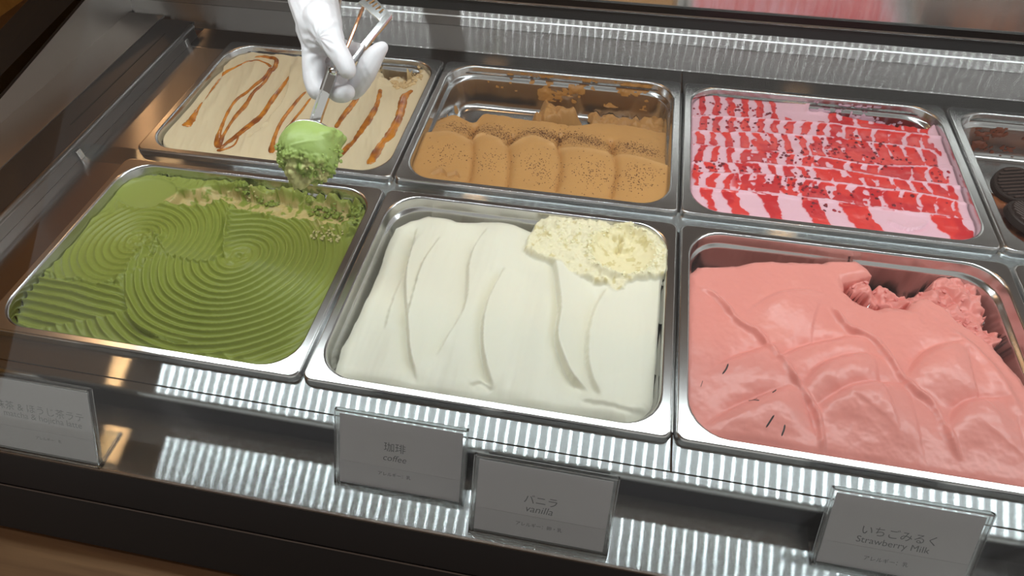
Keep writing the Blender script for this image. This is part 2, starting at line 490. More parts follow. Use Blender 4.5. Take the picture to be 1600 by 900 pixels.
quadslab('side_wall', [(-.187, -.094, .0085), (-.187, .700, .0085)], [(-.187, -.094, zi(-.094)), (-.187, .700, zi(.700))], M['deck'], 0)
quadslab('side_cap', [(-.187, -.094, zi(-.094)+.0005), (-.187, .700, zi(.700)+.0005)], [(-.236, -.094, zi(-.094)+.026), (-.236, .700, zi(.700)+.022)], M['black'])
# front glass and the lit canopy it carries
bm = bmesh.new()
g0, g1 = Vector((0, -.0958, -.0440)), Vector((0, .1450, .4000))
nn = Vector((0, -(g1.z-g0.z), g1.y-g0.y)).normalized()*.004
prof = [(g0.y, g0.z), (g1.y, g1.z), (g1.y+nn.y, g1.z+nn.z), (g0.y+nn.y, g0.z+nn.z)]
add_prism_x(bm, prof, -.450, XR)
o = part(bm_obj('front_glass', bm, M['glass'])); o['label'] = 'sloping clear front glass of the case'
canopy = part(box('canopy', -.187, XR, .1420, .3000, .4020, .4280, M['white_housing'], bev=.003))
bm = bmesh.new()
for row, (y, off) in enumerate(((.2150, 0.0),)):
    k = 0
    while True:
        x = -.117+k*.01667+off
        if x > 1.58: break
        bm.faces.new([bm.verts.new(p) for p in ((x-.0017, y-.0100, .4016), (x-.0017, y+.0100, .4016), (x+.0017, y+.0100, .4016), (x+.0017, y-.0100, .4016))])
        k += 1
led = bpy.data.meshes.new('led_chips'); bm.to_mesh(led); bm.free()
led = link('led_chips', led, M['led'], canopy); led['kind'] = 'stuff'
box('added_glow_strip', -.120, 1.585, .2040, .2260, .4017, .4022, M['glow_strip'], canopy)  # unseen glowing strip added behind the chips as fill

# customer-side wooden counter
o = box('counter_ledge', -.90, XR, -.560, -.1415, -.160, -.1240, M['wood'], bev=.002)
tag(o, 'brown wood grain counter ledge below the black fascia', 'counter')
o2 = box('ledge_front', -.90, XR, -.555, -.535, -.900, -.1605, M['wood'], o)

# ================================================================== PANS
def rr_ring(ox, oy, ins, z, r, seg=7):
    x0, x1 = ox+.0008+ins, ox+PW-.0008-ins
    y0, y1 = oy+.0005+ins*.82, oy+PD_-.0005-ins*.86
    pts = []
    for cx, cy, a0 in ((x1-r, y1-r, 0), (x0+r, y1-r, 90), (x0+r, y0+r, 180), (x1-r, y0+r, 270)):
        for k in range(seg+1):
            a = math.radians(a0+90*k/seg)
            pts.append((cx+r*math.cos(a), cy+r*math.sin(a), z))
    return pts
PAN_RINGS = [(-.0002, -.0078, .010), (.0002, -.0070, .010), (.0006, -.0035, .009), (.0014, -.0012, .0085), (.0026, -.0001, .008), (.0030, 0, .008), (.0036, 0, .008),
             (.0090, 0, .034), (.0096, 0, .0345), (.0108, -.0006, .0355), (.0115, -.0022, .036), (.0119, -.0120, .036), (.0130, -.0142, .036), (.0153, -.0160, .035), (.0163, -.0185, .034),
             (.0205, -.0480, .032), (.0216, -.0525, .031), (.0240, -.0570, .030), (.0280, -.0600, .028), (.0330, FLOOR_Z-.0004, .025)]
def make_pan(i, row, label):
    ox, oy = pan_origin(i, row)
    t = empty('gelato_pan', (ox+PW/2, oy+PD_/2, SH), label, 'pan', 'stainless steel gelato pans')
    c = t.location
    def rings_obj(name, rings, cap):
        bm = bmesh.new(); prev = None
        for ins, z, r in rings:
            vs = [bm.verts.new((p[0]-c.x, p[1]-c.y, p[2]-c.z)) for p in rr_ring(ox, oy, ins, z, r)]
            if prev:
                n = len(vs)
                for k in range(n): bm.faces.new((prev[k], prev[(k+1) % n], vs[(k+1) % n], vs[k]))
            prev = vs
        if cap: bm.faces.new(prev)
        me = bpy.data.meshes.new(name); bmesh.ops.recalc_face_normals(bm, faces=bm.faces); bm.to_mesh(me); bm.free()
        for p in me.polygons: p.use_smooth = True
        return link(name, me, M['pan'], t)
    rings_obj('rim', PAN_RINGS[:9], False)
    rings_obj('basin', PAN_RINGS[8:], True)
    return t
make_pan(0, 0, 'front row pan at left holding combed green ice cream')
make_pan(1, 0, 'front row pan in the middle holding white ice cream')
make_pan(2, 0, 'front row pan at right holding salmon pink ice cream')
make_pan(3, 0, 'cut-off front row pan at the right photo edge beside the salmon pink pan')
make_pan(0, 1, 'back row pan at left holding cream with caramel ribbons')
make_pan(1, 1, 'back row pan in the middle holding cocoa dusted brown ice cream')
make_pan(2, 1, 'back row pan at right holding pale pink ice cream with red sauce')
make_pan(3, 1, 'nearly empty back row pan at right edge with brown smears and dark cookies')

# ================================================================== ICE CREAMS
def ice_thing(name, label):
    return dict(name=name, label=label)
def finish(o, label, cat='ice cream'):
    return tag(o, label, cat)

# ---------- combed green ice cream (front left)
X, Y, E = pan_grid(0, 0, .0009)
pA = [(0.2057,0.1398)][0]; pB = [(0.0855,0.1420)][0]
# swirl centres
rA = np.hypot(X-pA[0], (Y-pA[1])*1.04); tA = np.arctan2(Y-pA[1], X-pA[0])
rB = np.hypot(X-pB[0], (Y-pB[1])*1.0); tB = np.arctan2(Y-pB[1], X-pB[0])
regB = [(-0.0530,0.1258),(0.0130,0.0845),(0.0351,0.0748),(0.0483,0.0807),(0.0751,0.0766),(0.0938,0.0843),(0.0987,0.0932),(0.0955,0.1129),(0.0986,0.1306),(0.1020,0.1509),(0.1276,0.1280),(0.1595,0.1223),(0.1799,0.1259),(0.1883,0.1387),(0.1799,0.1645),(0.1667,0.2005),(0.1512,0.2365),(0.0659,0.2946),(-0.0476,0.2624)]
regC = [(-0.0042,0.0418),(0.0028,0.0827),(0.0357,0.0749),(0.0494,0.0791),(0.0756,0.0758),(0.0960,0.0856),(0.1122,0.0692),(0.1252,0.0529),(0.1020,0.0357),(0.0524,0.0149),(0.0245,0.0139)]
sdB = sdpoly(X, Y, regB) + fbm(X, Y, .012, 3, 5)*.0015
sdC = sdpoly(X, Y, regC) + fbm(X, Y, .012, 3, 6)*.0010
wB = sstep(-.0012, .0012, sdB); wC = sstep(-.002, .002, sdC)*(1-wB)
warp = fbm(X, Y, .05, 2, 8)*.0014
pitch = .0086
ridge = lambda q: (1-np.abs(np.sin(math.pi*q)))**1.25
hA = ridge((rA+warp)/pitch + tA/(2*math.pi))*.0046*sstep(.006, .03, rA)
hB = ridge((rB+warp)/(pitch*.92) - tB/(2*math.pi))*.0040*sstep(.004, .02, rB)*(.45+.55*sstep(-.02,.03,(X-pB[0])+.3*(Y-pB[1])))
hC = ridge((Y+X*.06+warp*.8+.001)/(pitch*1.08))*.0050
Z = -.0105 + hA*(1-wB)*(1-wC) + (hB+.0026*np.exp(-np.maximum(sdB,0)/.010))*wB + hC*wC
Z += fbm(X, Y, .06, 2, 3)*.0012 + fbm(X, Y, .006, 3, 31)*.00018
# smooth stretches: right edge strip, front strip with slanting strokes
right = sstep(.026, .010, E)*sstep(pA[0]+.03, pA[0]+.10, X)
frontm = sstep(.026, .012, Y + fbm(X, Y, .04, 2, 9)*.006)*sstep(.02,.08,X)
st = ridge((Y*.9+X*.45+fbm(X, Y, .03, 2, 10)*.004)/.010)*.0026*sstep(.20,.25,X)
Zs = -.0115+fbm(X, Y, .02, 3, 11)*.0008
Z = Z*(1-frontm)+(Zs+st)*frontm
Z = Z*(1-.8*right)+(-.0110)*.8*right
Z += crease(X, Y, [(0.1053,0.0801),(0.1240,0.0560),(0.1450,0.0369),(0.1733,0.0278),(0.2120,0.0255)], .0016, .0020, .006, .006)
Z += crease(X, Y, [(0.1617,0.2104),(0.1705,0.1832),(0.1826,0.1531),(0.1932,0.1319)], .0022, .0026, .005, .005)
Z -= .0035*np.exp(-(rA/.006)**2); Z -= .003*np.exp(-(np.hypot(X-pB[0]-.012, Y-pB[1]+.004)/.008)**2)
Z += (np.abs(fbm(X, Y, .012, 4, 41))*.0045-.001)*np.exp(-(np.hypot((X-pB[0]-.010), (Y-pB[1]))/.020)**2)
Z += (np.abs(fbm(X, Y, .010, 3, 42))*.0030)*np.exp(-(np.hypot((X-pA[0]), (Y-pA[1]))/.010)**2)
tear = [(0.1063,0.1517),(0.1104,0.1288),(0.1082,0.1095),(0.1000,0.0935),(0.0917,0.0830)]
d, s, t = pdist(X, Y, tear); Z += np.exp(-(d/.004)**2)*(fbm(X, Y, .007, 3, 43)*.0035)
# scooped trough at the back with beige underneath
trough = [(0.0740,0.2094),(0.0863,0.2274),(0.1174,0.2397),(0.1497,0.2453),(0.1599,0.2588),(0.1980,0.2630),(0.2477,0.2622),(0.2875,0.2599),(0.3107,0.2482),(0.3125,0.2161),(0.2929,0.2023),(0.2616,0.2073),(0.2171,0.2016),(0.1785,0.2077),(0.1459,0.2196),(0.1287,0.2056),(0.1000,0.2028)]
sdT = sdpoly(X, Y, trough)+fbm(X, Y, .010, 4, 12)*.0028
wT = sstep(-.0015, .0035, sdT)
ZT = -.0235 + fbm(X, Y, .008, 4, 13)*.0012
deep = [(0.1547,0.2622),(0.1924,0.2687),(0.2424,0.2691),(0.2809,0.2653),(0.2673,0.2470),(0.2258,0.2488),(0.1846,0.2486)]
wD = sstep(-.004, .004, sdpoly(X, Y, deep))
ZT -= wD*.012
Z = Z*(1-wT)+ZT*wT
Z += np.exp(-((sdT+.002)/.004)**2)*(.0012+fbm(X, Y, .007, 3, 14)*.002)
# crumbly ridge along the back wall above the trough
band = sstep(.020, .010, E)*sstep(.17,.19,Y)*sstep(.10,.13,X)
lump = np.abs(fbm(X, Y, .016, 3, 15, .45))
crest = .20*0+sstep(-.002,.004, .016-E+fbm(X, Y, .02, 4, 16)*.007)*band
Z = np.maximum(Z, np.where(crest > .05, -.019+lump*.017*crest, -1))
# smooth scoop mark
cs = [(0.0517,0.2170)][0]
rs = np.hypot((X-cs[0])/.036, (Y-cs[1])/.026)
wS = sstep(1.06, .96, rs+fbm(X, Y, .02, 2, 17)*.05)
Z = Z*(1-wS)+(-.0150+.0035*rs**2)*wS
Z += np.exp(-((rs-1.08)/.10)**2)*.0012
# smooth bank rising to the back wall left of the trough
bank = sstep(.030, .018, E)*sstep(.165,.19,Y)*(1-sstep(.11,.135,X))*(1-wS)
Z = Z*(1-bank)+(-.0110+fbm(X*3, Y, .02, 3, 18)*.0015)*bank
Z -= .006*sstep(.0035, .0, E)
gapc = [(0.0080,0.0355)][0]
Z -= .020*np.exp(-(np.hypot(X-gapc[0]+.006, Y-gapc[1]+.004)/.012)**2)
green = srgb(138, 148, 58); lite = srgb(150, 162, 82); tan = srgb(196, 176, 118); brown = srgb(140, 122, 74)
col = colfield(X.shape, green)
col = mixc(col, colfield(X.shape, lite), np.clip(wS*.7+bank*.5+crest*.3+frontm*.25, 0, 1))
tw = wT*sstep(-.0035, .001, sdT-.0015)*(1-.92*crest)*sstep(-.2,.15,fbm(X, Y, .006, 4, 19)+.35)
col = mixc(col, colfield(X.shape, tan), tw)
col = mixc(col, colfield(X.shape, brown), wD*wT*.8*(1-crest))
col = mixc(col, colfield(X.shape, tan), np.exp(-(np.hypot(X-[(0.2825,0.2027)][0][0], Y-[(0.2825,0.2027)][0][1])/.014)**2)*sstep(.1,.3,fbm(X, Y, .005, 3, 20))*.9)
matcha = fill('green_ice_cream', X, Y, Z, E, col, np.full(X.shape, .42), M['ice_soft'], None)
finish(matcha, 'green ice cream combed into swirling rings with a beige trough at the back')

def crumbs(name, parent, pts, sizes, mat, seed, flat=.7):
    """small ragged lumps joined into one part"""
    rnd = random.Random(seed)
    bm = bmesh.new()
    for (x, y, z), s in zip(pts, sizes):
        r = bmesh.ops.create_icosphere(bm, subdivisions=1, radius=s)
        rot = Euler((rnd.uniform(0, 6), rnd.uniform(0, 6), rnd.uniform(0, 6))).to_matrix()
        for v in r['verts']:
            q = rot @ (v.co*rnd.uniform(.6, 1.35)); q.z *= flat
            v.co = q + Vector((x, y, z))
    me = bpy.data.meshes.new(name); bm.to_mesh(me); bm.free()
    o = link(name, me, mat, parent); o['kind'] = 'stuff'
    return o
M['green_crumb'] = mat_new('green_crumb', srgb(128, 142, 52), .5)
M['beige_crumb'] = mat_new('beige_crumb', srgb(200, 190, 130), .55)
fz = sampler(X, Y, Z)
rnd = random.Random(3)
P_ = []; Sz = []
for a, b, n in (((.150,.238),(.172,.246),26), ((.175,.232),(.205,.240),14), ((.245,.222),(.318,.240),60), ((.285,.205),(.316,.225),30)):
    for _ in range(n):
        x = rnd.uniform(a[0], b[0]); y = rnd.uniform(a[1], b[1])
        P_.append((x, y, float(fz(x, y))+rnd.uniform(0, .004))); Sz.append(rnd.uniform(.0014, .0038))
crumbs('green_crumbs', matcha, P_, Sz, M['green_crumb'], 5)
P_ = []; Sz = []
for a, b, n in (((.272,.178),(.306,.197),46), ((.160,.235),(.180,.243),10)):
    for _ in range(n):
        x = rnd.uniform(a[0], b[0]); y = rnd.uniform(a[1], b[1])
        P_.append((x, y, float(fz(x, y))+.001)); Sz.append(rnd.uniform(.0008, .0022))
crumbs('beige_crumbs', matcha, P_, Sz, M['beige_crumb'], 6)

# ---------- white ice cream (front middle)
X, Y, E = pan_grid(1, 0, .0010)
out = [(0.3581,0.2128),(0.3704,0.2295),(0.3898,0.2414),(0.4247,0.2347),(0.4527,0.2428),(0.4893,0.2408),(0.5098,0.2362),(0.5129,0.2532),(0.5410,0.2730),(0.6277,0.2880),(0.6715,0.2644),(0.6641,0.1532),(0.6593,0.0902),(0.6534,0.0342),(0.6322,0.0126),(0.5072,0.0079),(0.3619,0.0086),(0.3580,0.0255),(0.3563,0.0473),(0.3583,0.0707),(0.3588,0.1075),(0.3603,0.1446),(0.3587,0.1780)]
sd = sdpoly(X, Y, out)+fbm(X, Y, .03, 2, 50)*.0012
Z = np.full(X.shape, -.0080)+fbm(X, Y, .09, 2, 51)*.0010
# four broad spatula strokes, each folding over its neighbour
C1 = [(0.3832,0.2183),(0.3880,0.1718),(0.3936,0.1363),(0.4132,0.0799),(0.4252,0.0480),(0.4401,0.0202)]
C1b = [(0.4152,0.2036),(0.4068,0.1657),(0.4064,0.1377),(0.4101,0.0969),(0.4119,0.0734)]
C2 = [(0.4619,0.2279),(0.4541,0.1977),(0.4533,0.1702),(0.4624,0.1168),(0.4546,0.0772),(0.4491,0.0500)]
C3 = [(0.4928,0.1735),(0.4860,0.1395),(0.4837,0.1099),(0.4892,0.0727),(0.4996,0.0448),(0.5109,0.0248)]
C4 = [(0.5384,0.1982),(0.5462,0.1720),(0.5560,0.1301),(0.5577,0.0955),(0.5650,0.0737),(0.5781,0.0518),(0.5965,0.0388)]
C5 = [(0.6003,0.1640),(0.5912,0.1371),(0.5874,0.1070),(0.5900,0.0716),(0.5978,0.0485),(0.6074,0.0335)]
C6 = [(0.3903,0.2013),(0.3880,0.1718),(0.3876,0.1094),(0.3922,0.0699)]
Z += crease(X, Y, C1, .0026, .0042, .016, .008)
Z += crease(X, Y, C1b, .0014, .0020, .012, .008)
Z += crease(X, Y, C2, .0022, .0026, .016, .012)
Z += crease(X, Y, C3, .0024, .0044, .020, .008)
Z += crease(X, Y, C4, .0036, .0048, .016, .007)
Z += crease(X, Y, C5, .0026, .0024, .016, .010)
Z += crease(X, Y, C6, .0010, .0012, .010, .010)
Z += np.sin((X-.335)/.068*2*math.pi+.6)*.0022
Z += fbm(X*9, Y, .06, 3, 52)*.0004
# the lip of each stroke slumps at the front
Z -= .0040*sstep(.028, .004, Y+fbm(X, Y, .05, 2, 53)*.008)
Z += crease(X, Y, [(0.5878,0.0304),(0.6081,0.0288),(0.6337,0.0270),(0.6486,0.0322)], .0008, .0010, .010, .010)
Z += crease(X, Y, [(0.4887,0.0253),(0.4974,0.0317),(0.5094,0.0263)], .0010, .0014, .005, .005)
Z = blur(Z, 2)
# edge rounding away from the wall
drop = np.clip(1-np.maximum(sd, 0)/.012, 0, 1)
Z -= .0075*drop**2
Z = np.where(sd < 0, Z-.0075+np.minimum(0, sd*7), Z)
Z -= .010*sstep(.006, 0, E)*sstep(.60,.64,X)*sstep(.20,.17,Y)
# crumbly scooped corner
cc = [(0.6118,0.2120)][0]
cr_reg = [(0.5056,0.1981),(0.5139,0.2462),(0.5421,0.2625),(0.5987,0.2766),(0.6529,0.2632),(0.6645,0.2184),(0.6561,0.1879),(0.6331,0.1768),(0.6115,0.1592),(0.5847,0.1665),(0.5602,0.1772),(0.5441,0.1862),(0.5277,0.1907)]
sdc = sdpoly(X, Y, cr_reg)+fbm(X, Y, .010, 4, 54)*.003
wc = sstep(-.0010, .0025, sdc)
rc = np.hypot((X-cc[0]), (Y-cc[1]))
rg = fbm(X, Y, .014, 5, 55, .6)
Zc = -.0045+np.abs(rg)*.0050+fbm(X, Y, .03, 2, 56)*.002
bowl = -.0130+.0120*np.clip(rc/.036, 0, 1.0)**2.2
bowl += np.abs(rg)*.0045*sstep(-.004, .012, Y-cc[1]+.3*(cc[0]-X))+np.abs(rg)*.0006 + np.sin(rc/.0018)*.00018*(X > cc[0])
wb = sstep(.037, .033, rc+fbm(X, Y, .01, 3, 57)*.002)
Zc = Zc*(1-wb)+bowl*wb
Zc += np.exp(-((rc-.0365)/.004)**2)*(.0030+rg*.0025)
Z = np.where(E > .0, Z*(1-wc)+Zc*wc, Z)
Z -= .010*np.exp(-(np.hypot(X-cc[0]+.004, Y-cc[1]-.016)/.012)**2)*sstep(-.1,.3,fbm(X, Y, .008, 3, 58))*wb
white = srgb(236, 232, 214); cream = srgb(240, 228, 182); pit = srgb(205, 188, 120)
col = colfield(X.shape, white)
col = mixc(col, colfield(X.shape, cream), np.clip(wc*.55+wb*.3, 0, 1))
col = mixc(col, colfield(X.shape, pit), wc*sstep(.45,.75,fbm(X, Y, .006, 3, 59))*.6)
vanilla = fill('white_ice_cream', X, Y, Z, E, col, np.where(wc > .5, .55, .40), M['ice_soft'], None)
finish(vanilla, 'white ice cream in long soft folds with a crumbly scooped corner')
fz = sampler(X, Y, Z); P_ = []; Sz = []
M['cream_crumb'] = mat_new('cream_crumb', srgb(242, 236, 200), .5)
for _ in range(150):
    a = rnd.uniform(0, 6.283); k = .036+rnd.gauss(0, .0025)
    x = cc[0]+k*math.cos(a); y = cc[1]+k*math.sin(a)*.95
    if x > .655 or y > .2515: continue
    P_.append((x, y, float(fz(x, y))+.0005)); Sz.append(rnd.uniform(.0006, .0020))
for q in range(60):
    x = rnd.uniform(.520, .575); y = rnd.uniform(.205, .247)
    P_.append((x, y, float(fz(x, y))+.0003)); Sz.append(rnd.uniform(.0006, .0018))
crumbs('cream_crumbs', vanilla, P_, Sz, M['cream_crumb'], 8)

# ---------- salmon pink ice cream (front right)
X, Y, E = pan_grid(2, 0, .0010)
out = [(0.6790,0.1971),(0.6921,0.2139),(0.7186,0.2186),(0.7587,0.2302),(0.7983,0.2344),(0.8383,0.2442),(0.8562,0.2474),(0.8645,0.2388),(0.8719,0.2293),(0.8511,0.2212),(0.8397,0.2166),(0.8406,0.2046),(0.8531,0.1933),(0.8662,0.1874),(0.8858,0.1892),(0.8954,0.1893),(0.9028,0.2021),(0.9155,0.2170),(0.9288,0.2219),(0.9535,0.2111),(0.9692,0.1740),(0.9744,0.1437),(0.9845,0.1258),(0.9918,0.0813),(0.9785,0.0101),(0.8985,-0.0045),(0.6763,-0.0116)]
sd = sdpoly(X, Y, out)+fbm(X, Y, .016, 4, 60)*.0016
Z = np.full(X.shape, -.0085)+fbm(X, Y, .065, 2, 61)*.0034
R1 = [(0.6899,0.1825),(0.7008,0.1784),(0.7114,0.1701),(0.7281,0.1453),(0.7387,0.1378),(0.7481,0.1341),(0.7611,0.1153),(0.7728,0.0896),(0.7818,0.0722),(0.7912,0.0531),(0.7931,0.0228),(0.7937,0.0101)]
R2 = [(0.8210,0.1795),(0.8349,0.1533),(0.8536,0.1460),(0.8634,0.1263),(0.8711,0.1072),(0.8803,0.0899),(0.8919,0.0815),(0.8971,0.0621),(0.9003,0.0445),(0.9051,0.0268)]
R3 = [(0.9244,0.1631),(0.9376,0.1542),(0.9490,0.1437),(0.9587,0.1187),(0.9656,0.0870),(0.9700,0.0512)]
# each band between ropes carries billows
L_ = [[(0.6970,0.0753),(0.7158,0.0949),(0.7296,0.1060),(0.7447,0.1154),(0.7659,0.1258),(0.7807,0.1270)],
      [(0.6886,0.0172),(0.7033,0.0303),(0.7217,0.0457),(0.7444,0.0602),(0.7739,0.0761),(0.7885,0.0787)],
      [(0.7489,0.0881),(0.7645,0.1065),(0.7833,0.1230),(0.8110,0.1369),(0.8445,0.1474),(0.8647,0.1464)],
      [(0.7723,0.0587),(0.7829,0.0777),(0.7937,0.0961),(0.8137,0.1124),(0.8438,0.1242),(0.8721,0.1242)],
      [(0.7812,0.0444),(0.7965,0.0617),(0.8177,0.0786),(0.8383,0.0890),(0.8715,0.0977),(0.8865,0.0963)],
      [(0.8689,0.0839),(0.8760,0.1039),(0.8895,0.1273),(0.9068,0.1428),(0.9347,0.1536),(0.9504,0.1491)],
      [(0.8918,0.0430),(0.9025,0.0631),(0.9138,0.0802),(0.9332,0.0928),(0.9618,0.0992),(0.9734,0.0961)],
      [(0.7281,0.1453),(0.7443,0.1643),(0.7640,0.1819),(0.7899,0.1941),(0.8150,0.1960),(0.8291,0.1859)]]
for q, P1 in enumerate(L_):
    Z = Z+lobe(X, Y, P1, .0080 if q not in (0, 7) else .0045, .0050 if q != 7 else .002, .017, .42)
Z += rope(X, Y, R1, .0026, .0022, .08)*(1+.5*fbm(X, Y, .012, 2, 67))+crease(X, Y, R1, .0008, .0009, .02, .016)
Z += rope(X, Y, R2, .0032, .0024, .08)*(1+.5*fbm(X, Y, .014, 2, 68))+crease(X, Y, R2, .0010, .0010, .02, .016)
Z += rope(X, Y, R3, .0030, .006, .1)
Z += fbm(X, Y, .012, 4, 62)*.0005*(1-sstep(0,.02,pdist(X,Y,R1)[0])*.6)
Z = blur(Z, 2)
Z += fbm(X, Y, .006, 3, 69)*.00022
Z -= .0040*sstep(.02, .004, Y)
drop = np.clip(1-np.maximum(sd, 0)/.010, 0, 1)
Z -= .0060*drop**2
Z = np.where(sd < 0, Z-.0060+np.minimum(0, sd*9), Z)
# torn corner
cor = [(0.8433,0.2151),(0.8616,0.2029),(0.8874,0.1907),(0.9115,0.2049),(0.9327,0.1906),(0.9606,0.1605),(0.9816,0.1619),(0.9948,0.2180),(0.9676,0.2612),(0.9308,0.2686),(0.9151,0.2384),(0.9037,0.2454),(0.8847,0.2286)]
sdk = sdpoly(X, Y, cor)+fbm(X, Y, .014, 4, 63)*.004
wk = sstep(-.001, .003, sdk)
rag = np.abs(fbm(X, Y, .020, 4, 64, .42))
hole = [(0.8707,0.2490),(0.9238,0.2696),(0.9420,0.2470),(0.9225,0.2240),(0.8972,0.2144),(0.8843,0.2243)]
wh = sstep(-.003, .004, sdpoly(X, Y, hole)+fbm(X, Y, .01, 3, 65)*.003)
hole2 = [(0.9802,0.2342),(1.0017,0.2311),(0.9943,0.1950),(0.9764,0.1839)]
wh2 = sstep(-.003, .004, sdpoly(X, Y, hole2)+fbm(X, Y, .01, 3, 66)*.003)
Zk = -.024+rag*.011
Zk = Zk*(1-np.maximum(wh, wh2))-.075*np.maximum(wh, wh2)
Z = Z*(1-wk)+Zk*wk
pink = srgb(232, 150, 140)
col = colfield(X.shape, pink)
col = mixc(col, colfield(X.shape, srgb(226, 142, 134)), wk*.7)
strawb = fill('salmon_pink_ice_cream', X, Y, Z, E, col, np.full(X.shape, .31), M['ice_soft'], None)
finish(strawb, 'salmon pink ice cream in thick billowing folds with twisted ropes')
fz = sampler(X, Y, Z)
# dark slivers where the pan shows through cracks
for q, P1 in enumerate(([(0.7131,0.0775),(0.7167,0.0837),(0.7186,0.0897)], [(0.7359,0.0554),(0.7396,0.0528),(0.7423,0.0513)], [(0.7374,0.0537),(0.7420,0.0558)], [(0.7545,0.0620),(0.7575,0.0652),(0.7593,0.0682)],
                       [(0.7467,0.0264),(0.7503,0.0326),(0.7534,0.0381)], [(0.7596,0.0215),(0.7616,0.0273),(0.7625,0.0317)], [(0.6941,0.0618),(0.6958,0.0682)])):
    bm = bmesh.new(); w = .0007
    pts = spline(P1, 4) if len(P1) > 2 else np.array(P1); prev = None
    for k, p in enumerate(pts):
        a = pts[min(k+1, len(pts)-1)]-pts[max(k-1, 0)]; nrm = np.array([-a[1], a[0]]); nrm = nrm/np.linalg.norm(nrm)
        ww = w*(1 if 0 < k < len(pts)-1 else .3)
        z = float(fz(*p))
        vs = [bm.verts.new((p[0]-nrm[0]*ww, p[1]-nrm[1]*ww, z+.0001)), bm.verts.new((p[0], p[1], z+.0006)), bm.verts.new((p[0]+nrm[0]*ww, p[1]+nrm[1]*ww, z+.0001))]
        if prev:
            for c in range(2): bm.faces.new((prev[c], prev[c+1], vs[c+1], vs[c]))
        prev = vs
    bm_obj('dark_sliver', bm, M['sliver'], strawb)
P_ = []; Sz = []
M['pink_crumb'] = mat_new('pink_crumb', srgb(226, 138, 132), .5)
for _ in range(90):
    x = rnd.uniform(.845, .965); y = rnd.uniform(.175, .245)
    if sdpoly(np.array([x]), np.array([y]), cor)[0] < 0: continue
    z = float(fz(x, y))
    if z < -.04: continue
    P_.append((x, y, z+.0005)); Sz.append(rnd.uniform(.0008, .0026))
crumbs('pink_crumbs', strawb, P_, Sz, M['pink_crumb'], 9)

# ---------- cream with caramel ribbons (back left)
X, Y, E = pan_grid(0, 1, .0010)
Z = np.full(X.shape, -.0085)+fbm(X, Y, .08, 2, 70)*.0016
Z += fbm(X*1.3+Y*.3, Y*.28, .022, 3, 71)*.0018
Z += crease(X, Y, [(0.0126,0.4921),(0.0297,0.4446),(0.0319,0.3903),(0.0330,0.3399)], .0012, .002, .01, .006)
Z += crease(X, Y, [(0.1087,0.5081),(0.1352,0.4306),(0.1356,0.3714),(0.1273,0.3221)], .0012, .002, .012, .008)
Z += crease(X, Y, [(0.2683,0.4529),(0.2655,0.3934),(0.2590,0.3380)], .0014, .002, .012, .007)
Z += crease(X, Y, [(0.1214,0.3344),(0.1320,0.3498),(0.1386,0.3648)], .0010, .0012, .005, .004)
bare = [(0.2359,0.5116),(0.2384,0.5554),(0.2681,0.5729),(0.3005,0.5568),(0.3044,0.5147),(0.2931,0.4882),(0.2731,0.4979),(0.2651,0.4868)]
sdb = sdpoly(X, Y, bare)+fbm(X, Y, .012, 4, 72)*.004
wb = sstep(-.001, .004, sdb)
Z = Z*(1-wb)+(-.040+np.maximum(0, fbm(X, Y, .018, 4, 73))*.040)*wb
Z += np.exp(-((sdb+.002)/.004)**2)*.002
Z -= .010*sstep(.006, 0, E)*(.3+.7*sstep(.53,.44,Y))*sstep(.03,.0,np.abs(X-.02))
Z -= .004*sstep(.004, 0, E)
col = colfield(X.shape, srgb(232, 214, 178))
col = mixc(col, colfield(X.shape, srgb(214, 186, 136)), wb*.9)
cara = fill('cream_ice_cream', X, Y, Z, E, col, np.full(X.shape, .42), M['ice_soft'], None)
finish(cara, 'cream coloured ice cream with glossy caramel ribbons in the back left pan')
fz = sampler(X, Y, Z)
def ribbon(P1, widths, h=.0027):
    pts = spline(P1, 7); n = len(pts)
    ws = np.interp(np.linspace(0, 1, n), np.linspace(0, 1, len(widths)), widths)
    ws *= 1+.16*np.array([math.sin(k*1.9)*math.sin(k*.7+1) for k in range(n)])
    bm = bmesh.new(); prev = None
    prof = [(-1, -.15), (-.75, .5), (-.35, .9), (0, 1), (.35, .9), (.75, .5), (1, -.15)]
    for k, p in enumerate(pts):
        a = pts[min(k+1, n-1)]-pts[max(k-1, 0)]; nr = np.array([-a[1], a[0]])/max(np.linalg.norm(a), 1e-9)
        e = min(1, .35+.5*min(k, n-1-k)); w = ws[k]*e
        vs = []
        for u, v in prof:
            q = p+nr*u*w
            vs.append(bm.verts.new((q[0], q[1], float(fz(q[0], q[1]))+v*h*min(1, w/.003)*e+.0001)))
        if prev:
            for c in range(len(prof)-1): bm.faces.new((prev[c], prev[c+1], vs[c+1], vs[c]))
        prev = vs
    bm_obj('caramel_ribbon', bm, M['caramel'], cara, True)
ribbon([(0.0346,0.3388),(0.0345,0.3557),(0.0337,0.3744),(0.0294,0.4021),(0.0275,0.4314),(0.0265,0.4622),(0.0357,0.4857),(0.0500,0.5019),(0.0711,0.5019),(0.0855,0.4923)], (.0072,.0062,.0020,.0016,.0020,.0026,.0014,.0012,.0014,.0030))
ribbon([(0.0358,0.3516),(0.0311,0.3828),(0.0276,0.4219),(0.0273,0.4607)], (.0012,.0011,.0011,.0014))
ribbon([(0.0501,0.5125),(0.0663,0.5169),(0.0833,0.5127),(0.0903,0.4948),(0.0904,0.4812)], (.0014,.0030,.0034,.0036,.0030))
ribbon([(0.0862,0.4907),(0.0865,0.4639),(0.0808,0.4308),(0.0742,0.4051),(0.0754,0.3727),(0.0826,0.3387),(0.0930,0.3097)], (.0034,.0028,.0022,.0022,.0022,.0026,.0058))
